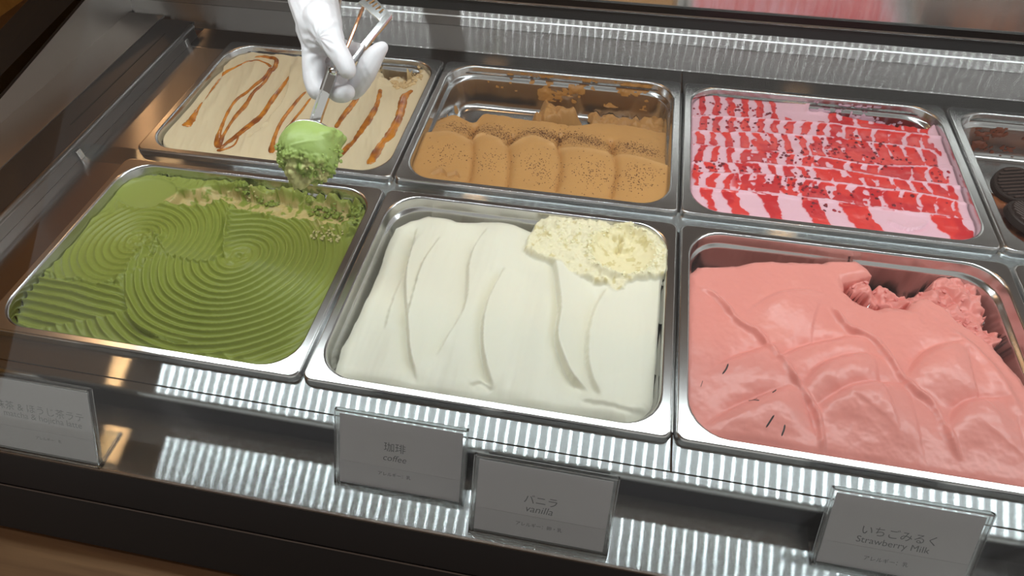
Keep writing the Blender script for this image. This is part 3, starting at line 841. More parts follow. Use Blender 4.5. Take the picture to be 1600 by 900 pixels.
ribbon([(0.0890,0.4844),(0.0921,0.4518),(0.0888,0.4259),(0.0902,0.3972),(0.0887,0.3663),(0.0907,0.3332),(0.0951,0.3074)], (.0030,.0022,.0026,.0034,.0024,.0020,.0050))
ribbon([(0.1180,0.4808),(0.1212,0.4535),(0.1226,0.4285),(0.1222,0.3922),(0.1189,0.3657),(0.1121,0.3423),(0.1059,0.3224),(0.0987,0.3054)], (.0014,.0026,.0030,.0042,.0044,.0048,.0030,.0026))
ribbon([(0.1129,0.3316),(0.1144,0.3159),(0.1073,0.3056),(0.0961,0.3037)], (.0014,.0014,.0016,.0030))
ribbon([(0.1597,0.4410),(0.1565,0.4129),(0.1551,0.3861),(0.1562,0.3608),(0.1612,0.3318),(0.1688,0.3071)], (.0022,.0026,.0026,.0024,.0028,.0056))
ribbon([(0.1732,0.4263),(0.1709,0.3961),(0.1692,0.3700),(0.1692,0.3493)], (.0016,.0018,.0018,.0018))
ribbon([(0.1912,0.3951),(0.1905,0.3835),(0.1891,0.3692)], (.0016,.0018,.0014))
ribbon([(0.2385,0.4683),(0.2355,0.4475),(0.2336,0.4169),(0.2310,0.3918),(0.2293,0.3705)], (.0020,.0042,.0042,.0036,.0030))
ribbon([(0.2586,0.4670),(0.2636,0.4460),(0.2687,0.4170),(0.2686,0.3883),(0.2643,0.3628),(0.2585,0.3405),(0.2539,0.3141)], (.0032,.0034,.0044,.0052,.0046,.0042,.0040))
ribbon([(0.3056,0.4670),(0.2983,0.4519),(0.3017,0.4255),(0.3043,0.4000),(0.3034,0.3667),(0.2994,0.3527),(0.2979,0.3317),(0.2956,0.3088)], (.0028,.0062,.0058,.0060,.0064,.0040,.0058,.0060))
P_ = []; Sz = []
M['tan_crumb'] = mat_new('tan_crumb', srgb(216, 186, 138), .5)
for P1 in ([(0.2339,0.5600),(0.2467,0.5514),(0.2612,0.5363),(0.2718,0.5210)], [(0.2733,0.4849),(0.2868,0.4776),(0.2985,0.4859),(0.3039,0.5030)], [(0.2521,0.5594),(0.2726,0.5575),(0.2901,0.5481)]):
    for p in spline(P1, 7):
        for _ in range(3):
            x = min(p[0]+rnd.gauss(0, .003), .3205); y = min(p[1]+rnd.gauss(0, .003), .528)
            P_.append((x, y, max(float(fz(x, y)), -.03)+.001)); Sz.append(rnd.uniform(.0015, .0038))
crumbs('tan_crumbs', cara, P_, Sz, M['tan_crumb'], 10)

# ---------- brown cocoa dusted ice cream (back middle)
X, Y, E = pan_grid(1, 1, .0010)
crest = [(0.3281,0.3763),(0.3464,0.3781),(0.3684,0.3845),(0.3833,0.3857),(0.4060,0.3788),(0.4196,0.3892),(0.4405,0.3847),(0.4569,0.3769),(0.4817,0.3944),(0.5002,0.3922),(0.5193,0.3837),(0.5461,0.3818),(0.5859,0.3810),(0.6136,0.3782),(0.6528,0.3676)]
d, s, t = pdist(X, Y, crest)
sc_ = d*s                                   # positive behind the crest
Z = np.where(sc_ < 0, -.0065-.0045*np.clip(-sc_/.07, 0, 1)**1.5, -.0150-.005*np.clip(sc_/.04, 0, 1))
Z = np.where(np.abs(sc_) < .0035, np.where(sc_ < 0, Z, Z+.0085*(1-sstep(0, .0035, sc_))), Z)
front_c = [[(0.4078,0.3845),(0.4154,0.3582),(0.4186,0.3373),(0.4209,0.3134),(0.4218,0.2994)], [(0.4540,0.3830),(0.4629,0.3536),(0.4665,0.3260),(0.4680,0.3062)], [(0.5172,0.3886),(0.5262,0.3582),(0.5282,0.3318),(0.5269,0.3083)], [(0.5875,0.3864),(0.5944,0.3601),(0.5950,0.3339),(0.5926,0.3083)]]
back_c = [[(0.4017,0.4249),(0.4026,0.4054),(0.4018,0.3942)], [(0.4569,0.4118),(0.4552,0.3979),(0.4551,0.3898)], [(0.5172,0.4262),(0.5168,0.4111),(0.5178,0.3979)], [(0.5843,0.4226),(0.5872,0.4071),(0.5883,0.3942)]]
for P1 in front_c:
    dd_, ss_, tt_ = pdist(X, Y, P1)
    Z -= np.where(sc_ < .001, 1, 0)*(.0060*np.exp(-(dd_/.0034))+.0040*np.exp(-(dd_/.012)))*sstep(0,.06,tt_)*np.where(ss_ > 0, 1.0, .75)
for P1 in back_c:
    dd_, ss_, tt_ = pdist(X, Y, P1)
    Z -= np.where(sc_ >= .001, 1, 0)*(.0075*np.exp(-(dd_/.0035))+.006*np.exp(-(dd_/.011)))
hump = [(0.3720,0.3838),(0.4303,0.3896),(0.4851,0.3936),(0.5541,0.3819),(0.6216,0.3745)]
for hx, hy in hump:
    q = np.exp(-((X-hx)/.020)**2)
    Z += q*.0020*np.where(sc_ < 0, np.exp(-(np.abs(sc_+.02)/.03)**2), .8)
# where the second row ends and the tub is empty behind
edge_ = [(0.3174,0.4031),(0.3392,0.4140),(0.3560,0.4312),(0.3711,0.4426),(0.3961,0.4351),(0.4093,0.4520),(0.4389,0.4511),(0.4613,0.4491),(0.4876,0.4492),(0.5094,0.4486),(0.5397,0.4480),(0.5686,0.4586),(0.5986,0.4580),(0.6241,0.4553),(0.6703,0.4479)]
d2, s2, t2 = pdist(X, Y, edge_)
e2 = d2*s2+fbm(X, Y, .010, 4, 80)*.0016
cliff = np.clip(e2/.012, 0, 1)
Z = np.where(e2 > -.004, Z-.006*sstep(-.004, .002, e2), Z)
Z -= .052*sstep(.0005, .012, e2)
# ragged mounds left behind
def mound(Z, poly, top, seed, soft=.006, rg=.014):
    sm = sdpoly(X, Y, poly)+fbm(X, Y, .012, 3, seed)*.0028
    w = sstep(-.002, soft, sm)
    return np.maximum(Z, np.where(w > .02, FLOOR_Z-.004+(top-FLOOR_Z)*w+np.abs(fbm(X, Y, .017, 3, seed+1, .42))*rg*w, -1))
Z = mound(Z, [(0.4628,0.4660),(0.4637,0.4873),(0.4757,0.5095),(0.4688,0.5291),(0.4862,0.5385),(0.5016,0.5218),(0.5324,0.5191),(0.5439,0.4978),(0.5153,0.4749),(0.4908,0.4590)], -.034, 81, .016, .012)
Z = mound(Z, [(0.5324,0.5217),(0.5492,0.5373),(0.5681,0.5325),(0.5655,0.5117),(0.5527,0.5034)], -.050, 83, .010, .008)
Z = mound(Z, [(0.5909,0.4687),(0.5977,0.4948),(0.6190,0.5075),(0.6584,0.5172),(0.6812,0.4559),(0.6475,0.4543)], -.034, 85, .018, .012)
Z = mound(Z, [(0.3281,0.4104),(0.3317,0.4627),(0.3372,0.4950),(0.3493,0.5298),(0.3606,0.4989),(0.3590,0.4643),(0.3715,0.4395)], -.034, 87, .009, .014)
Z = mound(Z, [(0.6275,0.5203),(0.6691,0.5508),(0.6792,0.4561),(0.6539,0.4658)], -.036, 89, .012, .010)
Z = mound(Z, [(0.5462,0.4850),(0.5513,0.5225),(0.5717,0.5515),(0.6048,0.5442),(0.6262,0.5771),(0.6723,0.6016),(0.6876,0.4727),(0.6225,0.4759)], -.054, 93, .008, .010)
rear = sstep(.004, .012, e2)
Z = Z*(1-rear)+blur(Z, 7)*rear+rear*np.abs(fbm(X, Y, .007, 3, 97))*.0022
Z -= .003*sstep(.004, 0, E)
gl = [(0.3743,0.3054),(0.3859,0.3158),(0.3957,0.3090),(0.4037,0.3152),(0.4121,0.3071)]
Z += crease(X, Y, gl, .0012, .0022, .004, .003)
Z += fbm(X, Y, .01, 4, 91)*.0004
br = srgb(200, 150, 90)
col = colfield(X.shape, br)
col = mixc(col, colfield(X.shape, srgb(188, 140, 84)), sstep(0, .01, e2)*.8)
col = mixc(col, colfield(X.shape, srgb(212, 166, 112)), np.exp(-(np.maximum(-sc_, 0)/.006)**2)*(sc_ < 0)*.6)
coffee = fill('brown_ice_cream', X, Y, Z, E, col, np.full(X.shape, .45), M['ice_soft'], None)
finish(coffee, 'brown ice cream in cocoa dusted humps with the back half scooped out')
fz = sampler(X, Y, Z); 
# cocoa dust: dense patch on every hump, front and back row
V = []; Fc = []
npr = np.random.RandomState(7)
spots = [(x, y, .017, .014, 90) for x, y in [(0.3869,0.3444),(0.4428,0.3415),(0.4970,0.3507),(0.5115,0.3289),(0.5658,0.3479),(0.5752,0.3305),(0.6235,0.3458),(0.6167,0.3330)]]
spots += [(x, y, .017, .008, 190) for x, y in [(0.3866,0.4110),(0.4288,0.4154),(0.4439,0.4041),(0.4865,0.4169),(0.5009,0.4166),(0.5469,0.4162),(0.5640,0.4111),(0.6089,0.4108),(0.6296,0.4013),(0.5210,0.4227)]]
for cx, cy, sx, sy, n in spots:
    for _ in range(n):
        x = cx+npr.randn()*sx*.85; y = cy+npr.randn()*sy*.85
        if not (.350 < x < .655 and .290 < y < .50): continue
        z = float(fz(x, y)); r = npr.uniform(.0005, .0010)
        if z < -.05: continue
        k = len(V); a = npr.uniform(0, 6.28)
        for q in range(3): V.append((x+r*1.5*math.cos(a+q*2.09), y+r*1.5*math.sin(a+q*2.09), z-.0001))
        V.append((x, y, z+r*.45))
        Fc += [(k, k+1, k+3), (k+1, k+2, k+3), (k+2, k, k+3)]
o = mesh_np('cocoa_dust', V, Fc, M['cocoa'], coffee, smooth=False); o['kind'] = 'stuff'

# ---------- pale pink with red sauce (back right)
X, Y, E = pan_grid(2, 1, .0009)
ox, oy = pan_origin(2, 1)
rows = [[(0.6813,0.4751),(0.7811,0.4835),(0.8608,0.4845),(0.9303,0.4814)], [(0.6815,0.4391),(0.7791,0.4544),(0.8573,0.4570),(0.8917,0.4563),(0.9910,0.4478)], [(0.6817,0.4127),(0.7766,0.4174),(0.8519,0.4140),(0.8956,0.4093),(0.9995,0.4223)],
        [(0.6820,0.3775),(0.7749,0.3923),(0.8494,0.3942),(0.9068,0.3899),(0.9908,0.3860)], [(0.6821,0.3607),(0.7735,0.3705),(0.8464,0.3702),(0.9308,0.3667),(0.9974,0.3575)], [(0.6824,0.3339),(0.7712,0.3369),(0.8420,0.3360),(0.9106,0.3329),(0.9574,0.3305)]]
ry = []
for P1 in rows:
    pp = np.array(P1); o_ = np.argsort(pp[:, 0]); ry.append(np.interp(X, pp[o_, 0], pp[o_, 1]))
ry = np.array(ry)                           # back to front
Z = np.full(X.shape, -.0095)+fbm(X, Y, .07, 2, 100)*.0010
crestm = np.zeros(X.shape); phase = np.zeros(X.shape); nearest = np.full(X.shape, 1e9)
for k in range(len(ry)):
    dy_ = Y-ry[k]+fbm(X, Y, .03, 2, 101)*.0012
    crestm = np.maximum(crestm, np.exp(-(dy_/.0025)**2)*sstep(-.9,.1,fbm(X*.5, Y*2, .012, 3, 130+k)))
    nearest = np.minimum(nearest, np.where(dy_ < 0, -dy_, 1e9))
Z += crestm*.0026+np.exp(-nearest/.010)*.0012
drag = np.exp(-nearest/.006)*.007
rowid = sum((Y < r).astype(float) for r in ry)
bx = X-ox+drag*np.where(rowid % 2 == 0, 1, -1)+rowid*.0021+fbm(X, Y, .03, 2, 102)*.0022
period = .0185
duty = np.interp((X-ox)/PW, [0, .15, .5, .62, .72, 1.0], [.42, .44, .46, .60, .74, .80])
saw = np.abs(((bx/period) % 1)-.5)*2
bar = sstep(-.10, .06, duty-saw+fbm(X, Y, .008, 3, 103)*.22)
mask = bar*(1-crestm*.92)
patch = sstep(.15,.45,fbm(X, Y, .035, 3, 104))*sstep(.03,.09,X-ox)
mask = np.maximum(mask, patch*(1-crestm)*sstep(0,.5,fbm(X, Y, .014, 3, 105)+.4)*.95)
left_e = [(0.6928,0.4988),(0.6912,0.4489),(0.6927,0.3843),(0.7043,0.3276),(0.7196,0.2976)]
in_x = sstep(.012, .020, X-ox+fbm(X, Y, .02, 3, 106)*.004)*sstep(.020, .030, (PW-(X-ox))+fbm(X, Y, .03, 3, 107)*.008)
mask *= in_x
# the front margin keeps only the ends of the bars
fr = sstep(0, .004, ry[-1]-Y)
vbar = [(0.7022,0.3272),(0.7341,0.3086),(0.7765,0.3106),(0.8192,0.3202),(0.8680,0.3234),(0.9670,0.3149)]
vm = np.zeros(X.shape)
for (vx, vy), w in zip(vbar, (.006,.009,.011,.011,.016,.016)):
    vm = np.maximum(vm, sstep(w, w-.003, np.abs(X-vx+(Y-vy)*.25+fbm(X, Y, .012, 3, 108)*.004)))
    vm *= 1
vm *= sstep(.004, .007, Y-oy-.0085+fbm(X, Y, .02, 3, 109)*.003)
mask = mask*(1-fr)+vm*fr*.95
pale = [(0.7978,0.5450),(0.8355,0.5302),(0.8658,0.5236),(0.8536,0.4902),(0.8136,0.4890),(0.7920,0.5010)]
mask *= sstep(.003, -.003, sdpoly(X, Y, pale))
mask = sstep(.35, .65, mask)
bare = [(0.8341,0.5095),(0.8396,0.5308),(0.8521,0.5464),(0.9560,0.5505),(1.0087,0.5334),(1.0132,0.5118),(0.9979,0.5134),(0.9771,0.4962),(0.9417,0.4942),(0.8915,0.5022),(0.8604,0.5111)]
sdb = sdpoly(X, Y, bare)+fbm(X, Y, .010, 4, 110)*.003
wb = sstep(-.001, .003, sdb)
Z += np.exp(-((sdb+.002)/.003)**2)*.002
Z = Z*(1-wb)+(-.075+sstep(.25,.5,fbm(X, Y, .02, 4, 111))*.0)*wb
Z += mask*.0007+fbm(X, Y, .01, 4, 112)*.0003
Z -= .0035*sstep(.004, 0, E)
Z += crease(X, Y, [(0.8968,0.3128),(0.9186,0.3044),(0.9368,0.3126),(0.9423,0.3227)], .0012, .0018, .006, .004)
col = colfield(X.shape, srgb(236, 190, 204))
red = mixc(colfield(X.shape, srgb(226, 52, 42)), colfield(X.shape, srgb(204, 30, 34)), sstep(-.3,.5,fbm(X, Y, .02, 3, 113)))
halo = blur(mask, 5)
col = mixc(col, colfield(X.shape, srgb(238, 150, 160)), np.clip(halo*1.2, 0, 1)*.45)
col = mixc(col, red, mask*.94)
berry = fill('pale_pink_ice_cream', X, Y, Z, E, col, .42-.26*mask, M['ice_soft'], None)
finish(berry, 'pale pink ice cream criss-crossed by red sauce and dried berry bits')
fz = sampler(X, Y, Z)
def bits(name, mat, n, seed, rng, rr):
    V = []; Fc = []; q = np.random.RandomState(seed); cnt = 0
    while cnt < n:
        cx, cy, sx, sy = rng[q.randint(len(rng))]
        x = cx+q.randn()*sx; y = cy+q.randn()*sy
        if not (ox+.016 < x < ox+.315 and oy+.018 < y < oy+.238): continue
        z = float(fz(x, y)); cnt += 1
        if z < -.03: continue
        r = q.uniform(*rr); a = q.uniform(0, 6.28); k = len(V); m = 5; el = q.uniform(.5, 1)
        for e in range(m):
            b = 6.283*e/m; u = r*math.cos(b)*q.uniform(.7, 1.2); v = r*el*math.sin(b)*q.uniform(.7, 1.2)
            V.append((x+u*math.cos(a)-v*math.sin(a), y+u*math.sin(a)+v*math.cos(a), z+.0001))
        for e in range(m):
            b = 6.283*e/m; u = .6*r*math.cos(b); v = .6*r*el*math.sin(b)
            V.append((x+u*math.cos(a)-v*math.sin(a), y+u*math.sin(a)+v*math.cos(a), z+r*.45))
        for e in range(m):
            f = (e+1) % m
            Fc += [(k+e, k+f, k+m+f, k+m+e)]
        Fc += [(k+m, k+m+1, k+m+2, k+m+3), (k+m, k+m+3, k+m+4, k+m+4)][:1]
    o = mesh_np(name, V, Fc, mat, berry, smooth=False); o['kind'] = 'stuff'
sp = [(x, y, .026, .011) for x, y in [(0.7246,0.5042),(0.7577,0.5024),(0.7238,0.4682),(0.7600,0.4674),(0.7665,0.4416),(0.7064,0.3805),(0.7176,0.3703),(0.7921,0.4200),(0.8059,0.4037),(0.8486,0.4490),(0.8694,0.4333),(0.8897,0.4431),(0.9164,0.4451),(0.8168,0.3640),(0.8298,0.3515),(0.7905,0.3537),(0.8848,0.4111),(0.9502,0.4284),(0.9601,0.4061),(0.8341,0.3281),(0.9164,0.3642)]]
bits('berry_bits', M['berry'], 190, 3, sp, (.0013, .0030))
bits('dark_berry_bits', M['berry_dark'], 130, 4, sp, (.0014, .0032))

# ---------- brown leftovers (back right edge)
X, Y, E = pan_grid(3, 1, .0016)
ox, oy = pan_origin(3, 1)
Z = FLOOR_Z+.0018+sstep(-.2,.5,fbm(X, Y, .05, 4, 120)+.35-(Y-oy-.11)/.12)*.010+np.maximum(0, fbm(X, Y, .016, 4, 121))*.004
Z -= .010*sstep(.15,.20,Y-oy)*sstep(-.2,.2,fbm(X, Y, .02, 3, 122)+.1)
col = colfield(X.shape, srgb(150, 88, 50))
col = mixc(col, colfield(X.shape, srgb(92, 44, 26)), sstep(.1,.5,fbm(X, Y, .02, 4, 123)))
choco = fill('dark_brown_ice_cream', X, Y, Z, E, col, np.full(X.shape, .4), M['ice_soft'], None)
finish(choco, 'thin brown remains of ice cream on the floor of the right edge pan')
fz = sampler(X, Y, Z)
M['cookie_ridge'] = mat_new('cookie_ridge', srgb(70, 52, 46), .5)
def cookie(px, py, z, tilt, rz, label):
    t = empty('cookie', (px, py, z), label, 'cookie', 'dark ridged cookies')
    t.rotation_euler = (tilt[0], tilt[1], rz)
    bm = bmesh.new(); n = 36; R = .026
    def ring(r, zz): return [bm.verts.new((r*math.cos(6.2832*k/n), r*math.sin(6.2832*k/n), zz)) for k in range(n)]
    rs = [ring(R*.94, -.005), ring(R, -.0035), ring(R, .0035), ring(R*.96, .005), ring(R*.88, .0052)]
    bm.faces.new(rs[0][::-1])
    for a, b in zip(rs, rs[1:]):
        for k in range(n): bm.faces.new((a[k], a[(k+1) % n], b[(k+1) % n], b[k]))
    bm.faces.new(rs[-1])
    bm_obj('wafer', bm, M['cookie'], t)
    for k in range(-4, 5):
        y = k*.0050; h = math.sqrt(max((R*.86)**2-y*y, 1e-6))
        bm = bmesh.new(); add_box(bm, -h, h, y-.0013, y+.0013, .0050, .0080, .0006, 1)
        bm_obj('ridge', bm, M['cookie_ridge'], t)
c1 = [(1.0861,0.4450)][0]; c2 = [(1.0788,0.3808)][0]; c3 = [(1.1263,0.4423)][0]
cookie(c1[0], c1[1], -.043, (.25, -.1), .15, 'dark ridged cookie half buried farther back in the right edge pan')
cookie(c2[0], c2[1], -.040, (-.15, .2), -.55, 'dark ridged cookie nearest the front of the right edge pan')

# ---------- smears left on the back walls
def wall_smear(name, parent, i, seed, thr, mat, xa=.05, xb=.29, z0=-.050, z1=-.004, sc=.03):
    ox, oy = pan_origin(i, 1)
    xs = np.linspace(ox+xa, ox+xb, int((xb-xa)/.0012)); zs = np.linspace(z0, z1, int((z1-z0)/.0012))
    XX, ZZ = np.meshgrid(xs, zs)
    th = fbm(XX, ZZ*1.6, sc, 5, seed, .6)-thr-.5*np.abs(fbm(XX, ZZ, .06, 2, seed+3))
    fade = sstep(0, .02, XX-ox-xa)*sstep(0, .02, ox+xb-XX)
    th = th*fade-(1-fade)*.2
    ywall = oy+PD_-.0005-.0119*.86-(wall_inset(ZZ))*.86-.0003
    YY = ywall-np.clip(th, 0, 1)*.0035
    ny, nx = XX.shape; idx = np.arange(ny*nx).reshape(ny, nx)
    f = np.stack([idx[:-1, :-1], idx[:-1, 1:], idx[1:, 1:], idx[1:, :-1]], -1).reshape(-1, 4)
    f = f[(th.ravel()[f] > 0).any(1)]
    V = np.stack([XX.ravel(), YY.ravel(), ZZ.ravel()], 1)
    used = np.unique(f); rm = np.full(len(V), -1); rm[used] = np.arange(len(used))
    o = mesh_np(name, V[used], rm[f], mat, parent); o['kind'] = 'stuff'
M['brown_smear'] = mat_new('brown_smear', srgb(180, 126, 64), .45)
M['pink_smear'] = mat_new('pink_smear', srgb(214, 168, 184), .45)
M['choc_smear'] = mat_new('choc_smear', srgb(112, 56, 34), .45)
M['salmon_smear'] = mat_new('salmon_smear', srgb(206, 130, 126), .4)
wall_smear('wall_smear', coffee, 1, 201, .18, M['brown_smear'], .13, .31, -.040, -.003, .024)
wall_smear('wall_smear', coffee, 1, 209, .45, M['brown_smear'], .05, .20, -.030, -.003, .016)
wall_smear('wall_smear', berry, 2, 221, .22, M['pink_smear'], .14, .305, -.055, -.004, .016)
wall_smear('wall_smear', choco, 3, 231, .22, M['choc_smear'], .03, .29, -.055, -.012, .018)
# ================================================================== NAME CARDS
def text_mesh(body, size, shear=0.0, width=None, bold=0.0, height=None):
    cu = bpy.data.curves.new('lettering', 'FONT')
    cu.body = body; cu.size = size; cu.align_x = 'CENTER'; cu.align_y = 'CENTER'; cu.shear = shear; cu.offset = bold
    cu.resolution_u = 3
    ob = bpy.data.objects.new('lettering', cu); COL.objects.link(ob)
    dg = bpy.context.evaluated_depsgraph_get(); dg.update()
    me = bpy.data.meshes.new_from_object(ob.evaluated_get(dg))
    bpy.data.objects.remove(ob); bpy.data.curves.remove(cu)
    co = np.zeros(len(me.vertices)*3, np.float32); me.vertices.foreach_get('co', co); co = co.reshape(-1, 3)
    if len(co):
        mn, mx = co.min(0), co.max(0); co[:, :2] -= ((mn+mx)/2)[:2]
        w = mx[0]-mn[0]; h = mx[1]-mn[1]
        if width: co[:, 0] *= width/w; co[:, 1] *= (height/h if height else width/w)
    me.vertices.foreach_set('co', co.ravel()); me.update()
    return me

def sign(xc, yb, w, h, lean, lines, label, foot=.034, rz=0.0):
    """clear L-shaped holder: panel leaning back from its front bottom edge, foot running back on the shelf"""
    t = empty('name_card_holder', (xc, yb, -.0448), label, 'sign', 'clear name card holders on the front shelf')
    t.rotation_euler = (0, 0, rz)
    ca, sa = math.cos(lean), math.sin(lean)
    Rm = Matrix.Rotation(math.radians(90)-lean, 4, 'X')          # local x right, y up the panel, z towards the viewer
    def put(o, dx=0, dy=0, dz=0):
        o.matrix_local = Rm @ Matrix.Translation((dx, dy, dz)); return o
    th = .0012
    def sheet(name, x0, x1, y0, y1, z0, z1, mat, parent=t, bev=.0002):
        bm = bmesh.new(); add_box(bm, x0, x1, y0, y1, z0, z1, bev, 1)
        return bm_obj(name, bm, mat, parent)
    put(sheet('front_pane', -w/2, w/2, .0012, h, 0, th, M['acrylic']))
    put(sheet('back_pane', -w/2, w/2, .0012, h, -.0034, -.0034+th, M['acrylic']))
    card = put(sheet('card', -w/2+.0028, w/2-.0028, .0025, h-.0030, -.0016, -.0010, M['card'], t, 0))
    st = sheet('allergy_strip', -w/2+.0029, w/2-.0029, .0026, h*.335, -.0010, -.0007, M['strip'], card, 0)
    # polished edges
    put(sheet('edge_top', -w/2, w/2, h, h+.0016, -.0034, th, M['acrylic_edge']))
    put(sheet('edge_side', -w/2-.0014, -w/2, .0012, h+.0016, -.0034, th, M['acrylic_edge']))
    put(sheet('edge_side', w/2, w/2+.0014, .0012, h+.0016, -.0034, th, M['acrylic_edge']))
    bm = bmesh.new(); add_box(bm, -w/2-.0014, w/2+.0014, -.0008, foot, 0.0002, .0016, .0003, 1)
    bm_obj('foot', bm, M['acrylic'], t)
    for s_ in (-1, 1):
        bm = bmesh.new(); x = s_*(w/2+.0014); add_box(bm, min(x, x-s_*.0009), max(x, x-s_*.0009), 0, foot, .0003, .0022, 0, 1)
        bm_obj('foot_edge', bm, M['acrylic_edge'], t)
    bm = bmesh.new(); add_box(bm, -w/2-.0014, w/2+.0014, -.0022, -.0006, .0002, .0022, .0004, 1)
    bm_obj('edge_bottom', bm, M['acrylic_edge'], t)
    for body, dx, fy, width, height, shear, bold, par in lines:
        me = text_mesh(body, .01, shear, width, bold, height)
        me.materials.append(M['ink'])
        o = link('lettering', me, None, st if par else card)
        o.location = (dx, fy*h, (-.0007 if par else -.0010)+.00012)
    return t
LEAN = math.radians(32)
AL = 'アレルギー：'
sign(.1150, -.0935, .1130, .0760, LEAN, [('抹茶 & ほうじ茶ラテ', .0030, .62, .088, None, 0, 0, 0), ('matcha & hojicha latte', .0050, .50, .078, None, .0, 0, 0), (AL+'乳', .0080, .24, .026, None, 0, 0, 1)],
     'clear card holder at the left photo edge reading matcha & hojicha latte')
sign(.4440, -.0700, .1130, .0730, LEAN, [('珈琲', -.0045, .62, .0190, None, 0, 0, 0), ('coffee', -.0042, .475, .0205, None, .22, 0, 0), (AL+'乳', -.0040, .25, .0290, None, 0, 0, 1)],
     'clear card holder reading coffee standing second from the left')
sign(.5690, -.0890, .1130, .0730, LEAN, [('バニラ', -.0010, .56, .0270, None, 0, 0, 0), ('vanilla', -.0012, .435, .0220, None, .22, 0, 0), (AL+'卵・乳', .0000, .22, .0380, None, 0, 0, 1)],
     'clear card holder reading vanilla just right of the coffee card')
sign(.8460, -.0650, .1130, .0710, LEAN, [('いちごみるく', -.0010, .56, .0540, None, 0, 0, 0), ('Strawberry Milk', -.0030, .415, .0540, None, 0, 0, 0), (AL+'乳', -.0040, .20, .0330, None, 0, 0, 1)],
     'clear card holder reading Strawberry Milk below the salmon pink ice cream')
sign(.9990, -.0700, .1130, .0600, LEAN, [], 'cut-off clear card holder at the bottom right photo corner')

# ================================================================== GREEN BALL, SCOOP, HAND
ball_c = Vector([(0.3037,0.1805,0.1126)][0]); BR = 47*.600/986.111
bm = bmesh.new(); bmesh.ops.create_icosphere(bm, subdivisions=6, radius=1.0)
me = bpy.data.meshes.new('green_scoop_ball')
up = Vector(CAM_R[1])*-1; right = Vector(CAM_R[0]); toward = Vector(CAM_R[2])*-1
co = np.array([v.co[:] for v in bm.verts])
u = co@np.array(right); v = co@np.array(up); w = co@np.array(toward)
tri = lambda a, b, c, sc, o_, sd: (fbm(a, b, sc, o_, sd)+fbm(b, c, sc, o_, sd+1)+fbm(c, a, sc, o_, sd+2))/1.8
n1 = tri(u, v, w, .30, 5, 301); n2 = tri(u, v, w, .9, 3, 305); n3 = tri(u, v, w, .12, 3, 309)
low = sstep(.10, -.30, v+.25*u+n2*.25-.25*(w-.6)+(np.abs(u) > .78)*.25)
n4 = tri(u, v, w, .16, 4, 315)
rad = 1+n2*.02+low*(np.abs(n4)*.16+n1*.07+n3*.07-.03)+(1-low)*n3*.004
rad -= .05*sstep(.6, 1.0, np.abs(u))*0
fold = np.exp(-((v-.02-.25*u)/.035)**2)*sstep(-.6,-.2,u)*sstep(.7,.3,u)*(w > 0)
rad += fold*.022
bump_r = np.exp(-(((u-.86)/.20)**2+((v-.46)/.22)**2))*.24
bump_d = np.exp(-(((u+.25)/.45)**2+((v+.85)/.30)**2))*.10
rad += bump_r*(1+n1*.8)+bump_d*(1+n1)
co2 = co*rad[:, None]*BR
co2 += (np.array(up)[None, :]*0)
for vv, p in zip(bm.verts, co2): vv.co = p
bm.to_mesh(me); bm.free()
for p in me.polygons: p.use_smooth = True
at = me.attributes.new('Col', 'FLOAT_COLOR', 'POINT')
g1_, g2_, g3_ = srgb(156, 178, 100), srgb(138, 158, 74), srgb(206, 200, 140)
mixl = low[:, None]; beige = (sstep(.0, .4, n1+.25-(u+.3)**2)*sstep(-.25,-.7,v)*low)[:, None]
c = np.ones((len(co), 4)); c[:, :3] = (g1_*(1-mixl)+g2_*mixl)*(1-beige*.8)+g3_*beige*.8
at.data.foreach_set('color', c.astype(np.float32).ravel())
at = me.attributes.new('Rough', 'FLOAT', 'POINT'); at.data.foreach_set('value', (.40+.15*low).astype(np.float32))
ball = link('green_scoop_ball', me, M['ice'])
ball.location = ball_c
tag(ball, 'round ball of light green ice cream held in the scoop above the pans', 'ice cream')
rnd = random.Random(12); P_ = []; Sz = []
for _ in range(240):
    a = rnd.uniform(3.0, 6.5); k = BR*rnd.uniform(.88, 1.10); q = rnd.uniform(-.7, .75)
    d_ = right*(math.cos(a)*math.sqrt(1-q*q))+up*(math.sin(a)*math.sqrt(1-q*q)*1.02)+toward*q
    if d_.dot(up) > .12: continue
    P_.append(tuple(d_*k)); Sz.append(rnd.uniform(.0007, .0021))
M['ball_crumb'] = mat_new('ball_crumb', srgb(160, 180, 92), .5)
crumbs('green_crumbs', ball, P_[:160], Sz[:160], M['ball_crumb'], 13, 1.0)
P_ = [p for p in P_[160:] if Vector(p).dot(up) < -.4*BR and Vector(p).dot(right) < .2*BR]
crumbs('beige_crumbs', ball, P_, Sz[:len(P_)], M['beige_crumb'], 14, 1.0)

scoop = empty('ice_cream_scoop', tuple(ball_c), 'shiny steel squeeze-handle ice cream scoop with a slotted bar gripped by the gloved hand', 'scoop')
sc_inv = Vector(scoop.location)
def rel(p): return Vector(p)-sc_inv
def sweep(name, pts, prof, parent, mat, smooth=False, facing=None):
    """prof: function k -> list of (side, depth) offsets; side lies in the picture-parallel plane, depth is towards the viewer"""
    fc = (facing or toward)
    bm = bmesh.new(); prev = None; n = len(pts)
    for k, p in enumerate(pts):
        p = rel(p); a = (Vector(pts[min(k+1, n-1)])-Vector(pts[max(k-1, 0)])).normalized()
        s_ = a.cross(fc).normalized(); f_ = s_.cross(a).normalized()
        vs = [bm.verts.new(p+s_*x+f_*y) for x, y in prof(k/(n-1))]
        if prev:
            m = len(vs)
            for q in range(m): bm.faces.new((prev[q], prev[(q+1) % m], vs[(q+1) % m], vs[q]))
        else: bm.faces.new(vs)
        prev = vs
    bm.faces.new(prev[::-1])
    return bm_obj(name, bm, mat, parent, smooth)
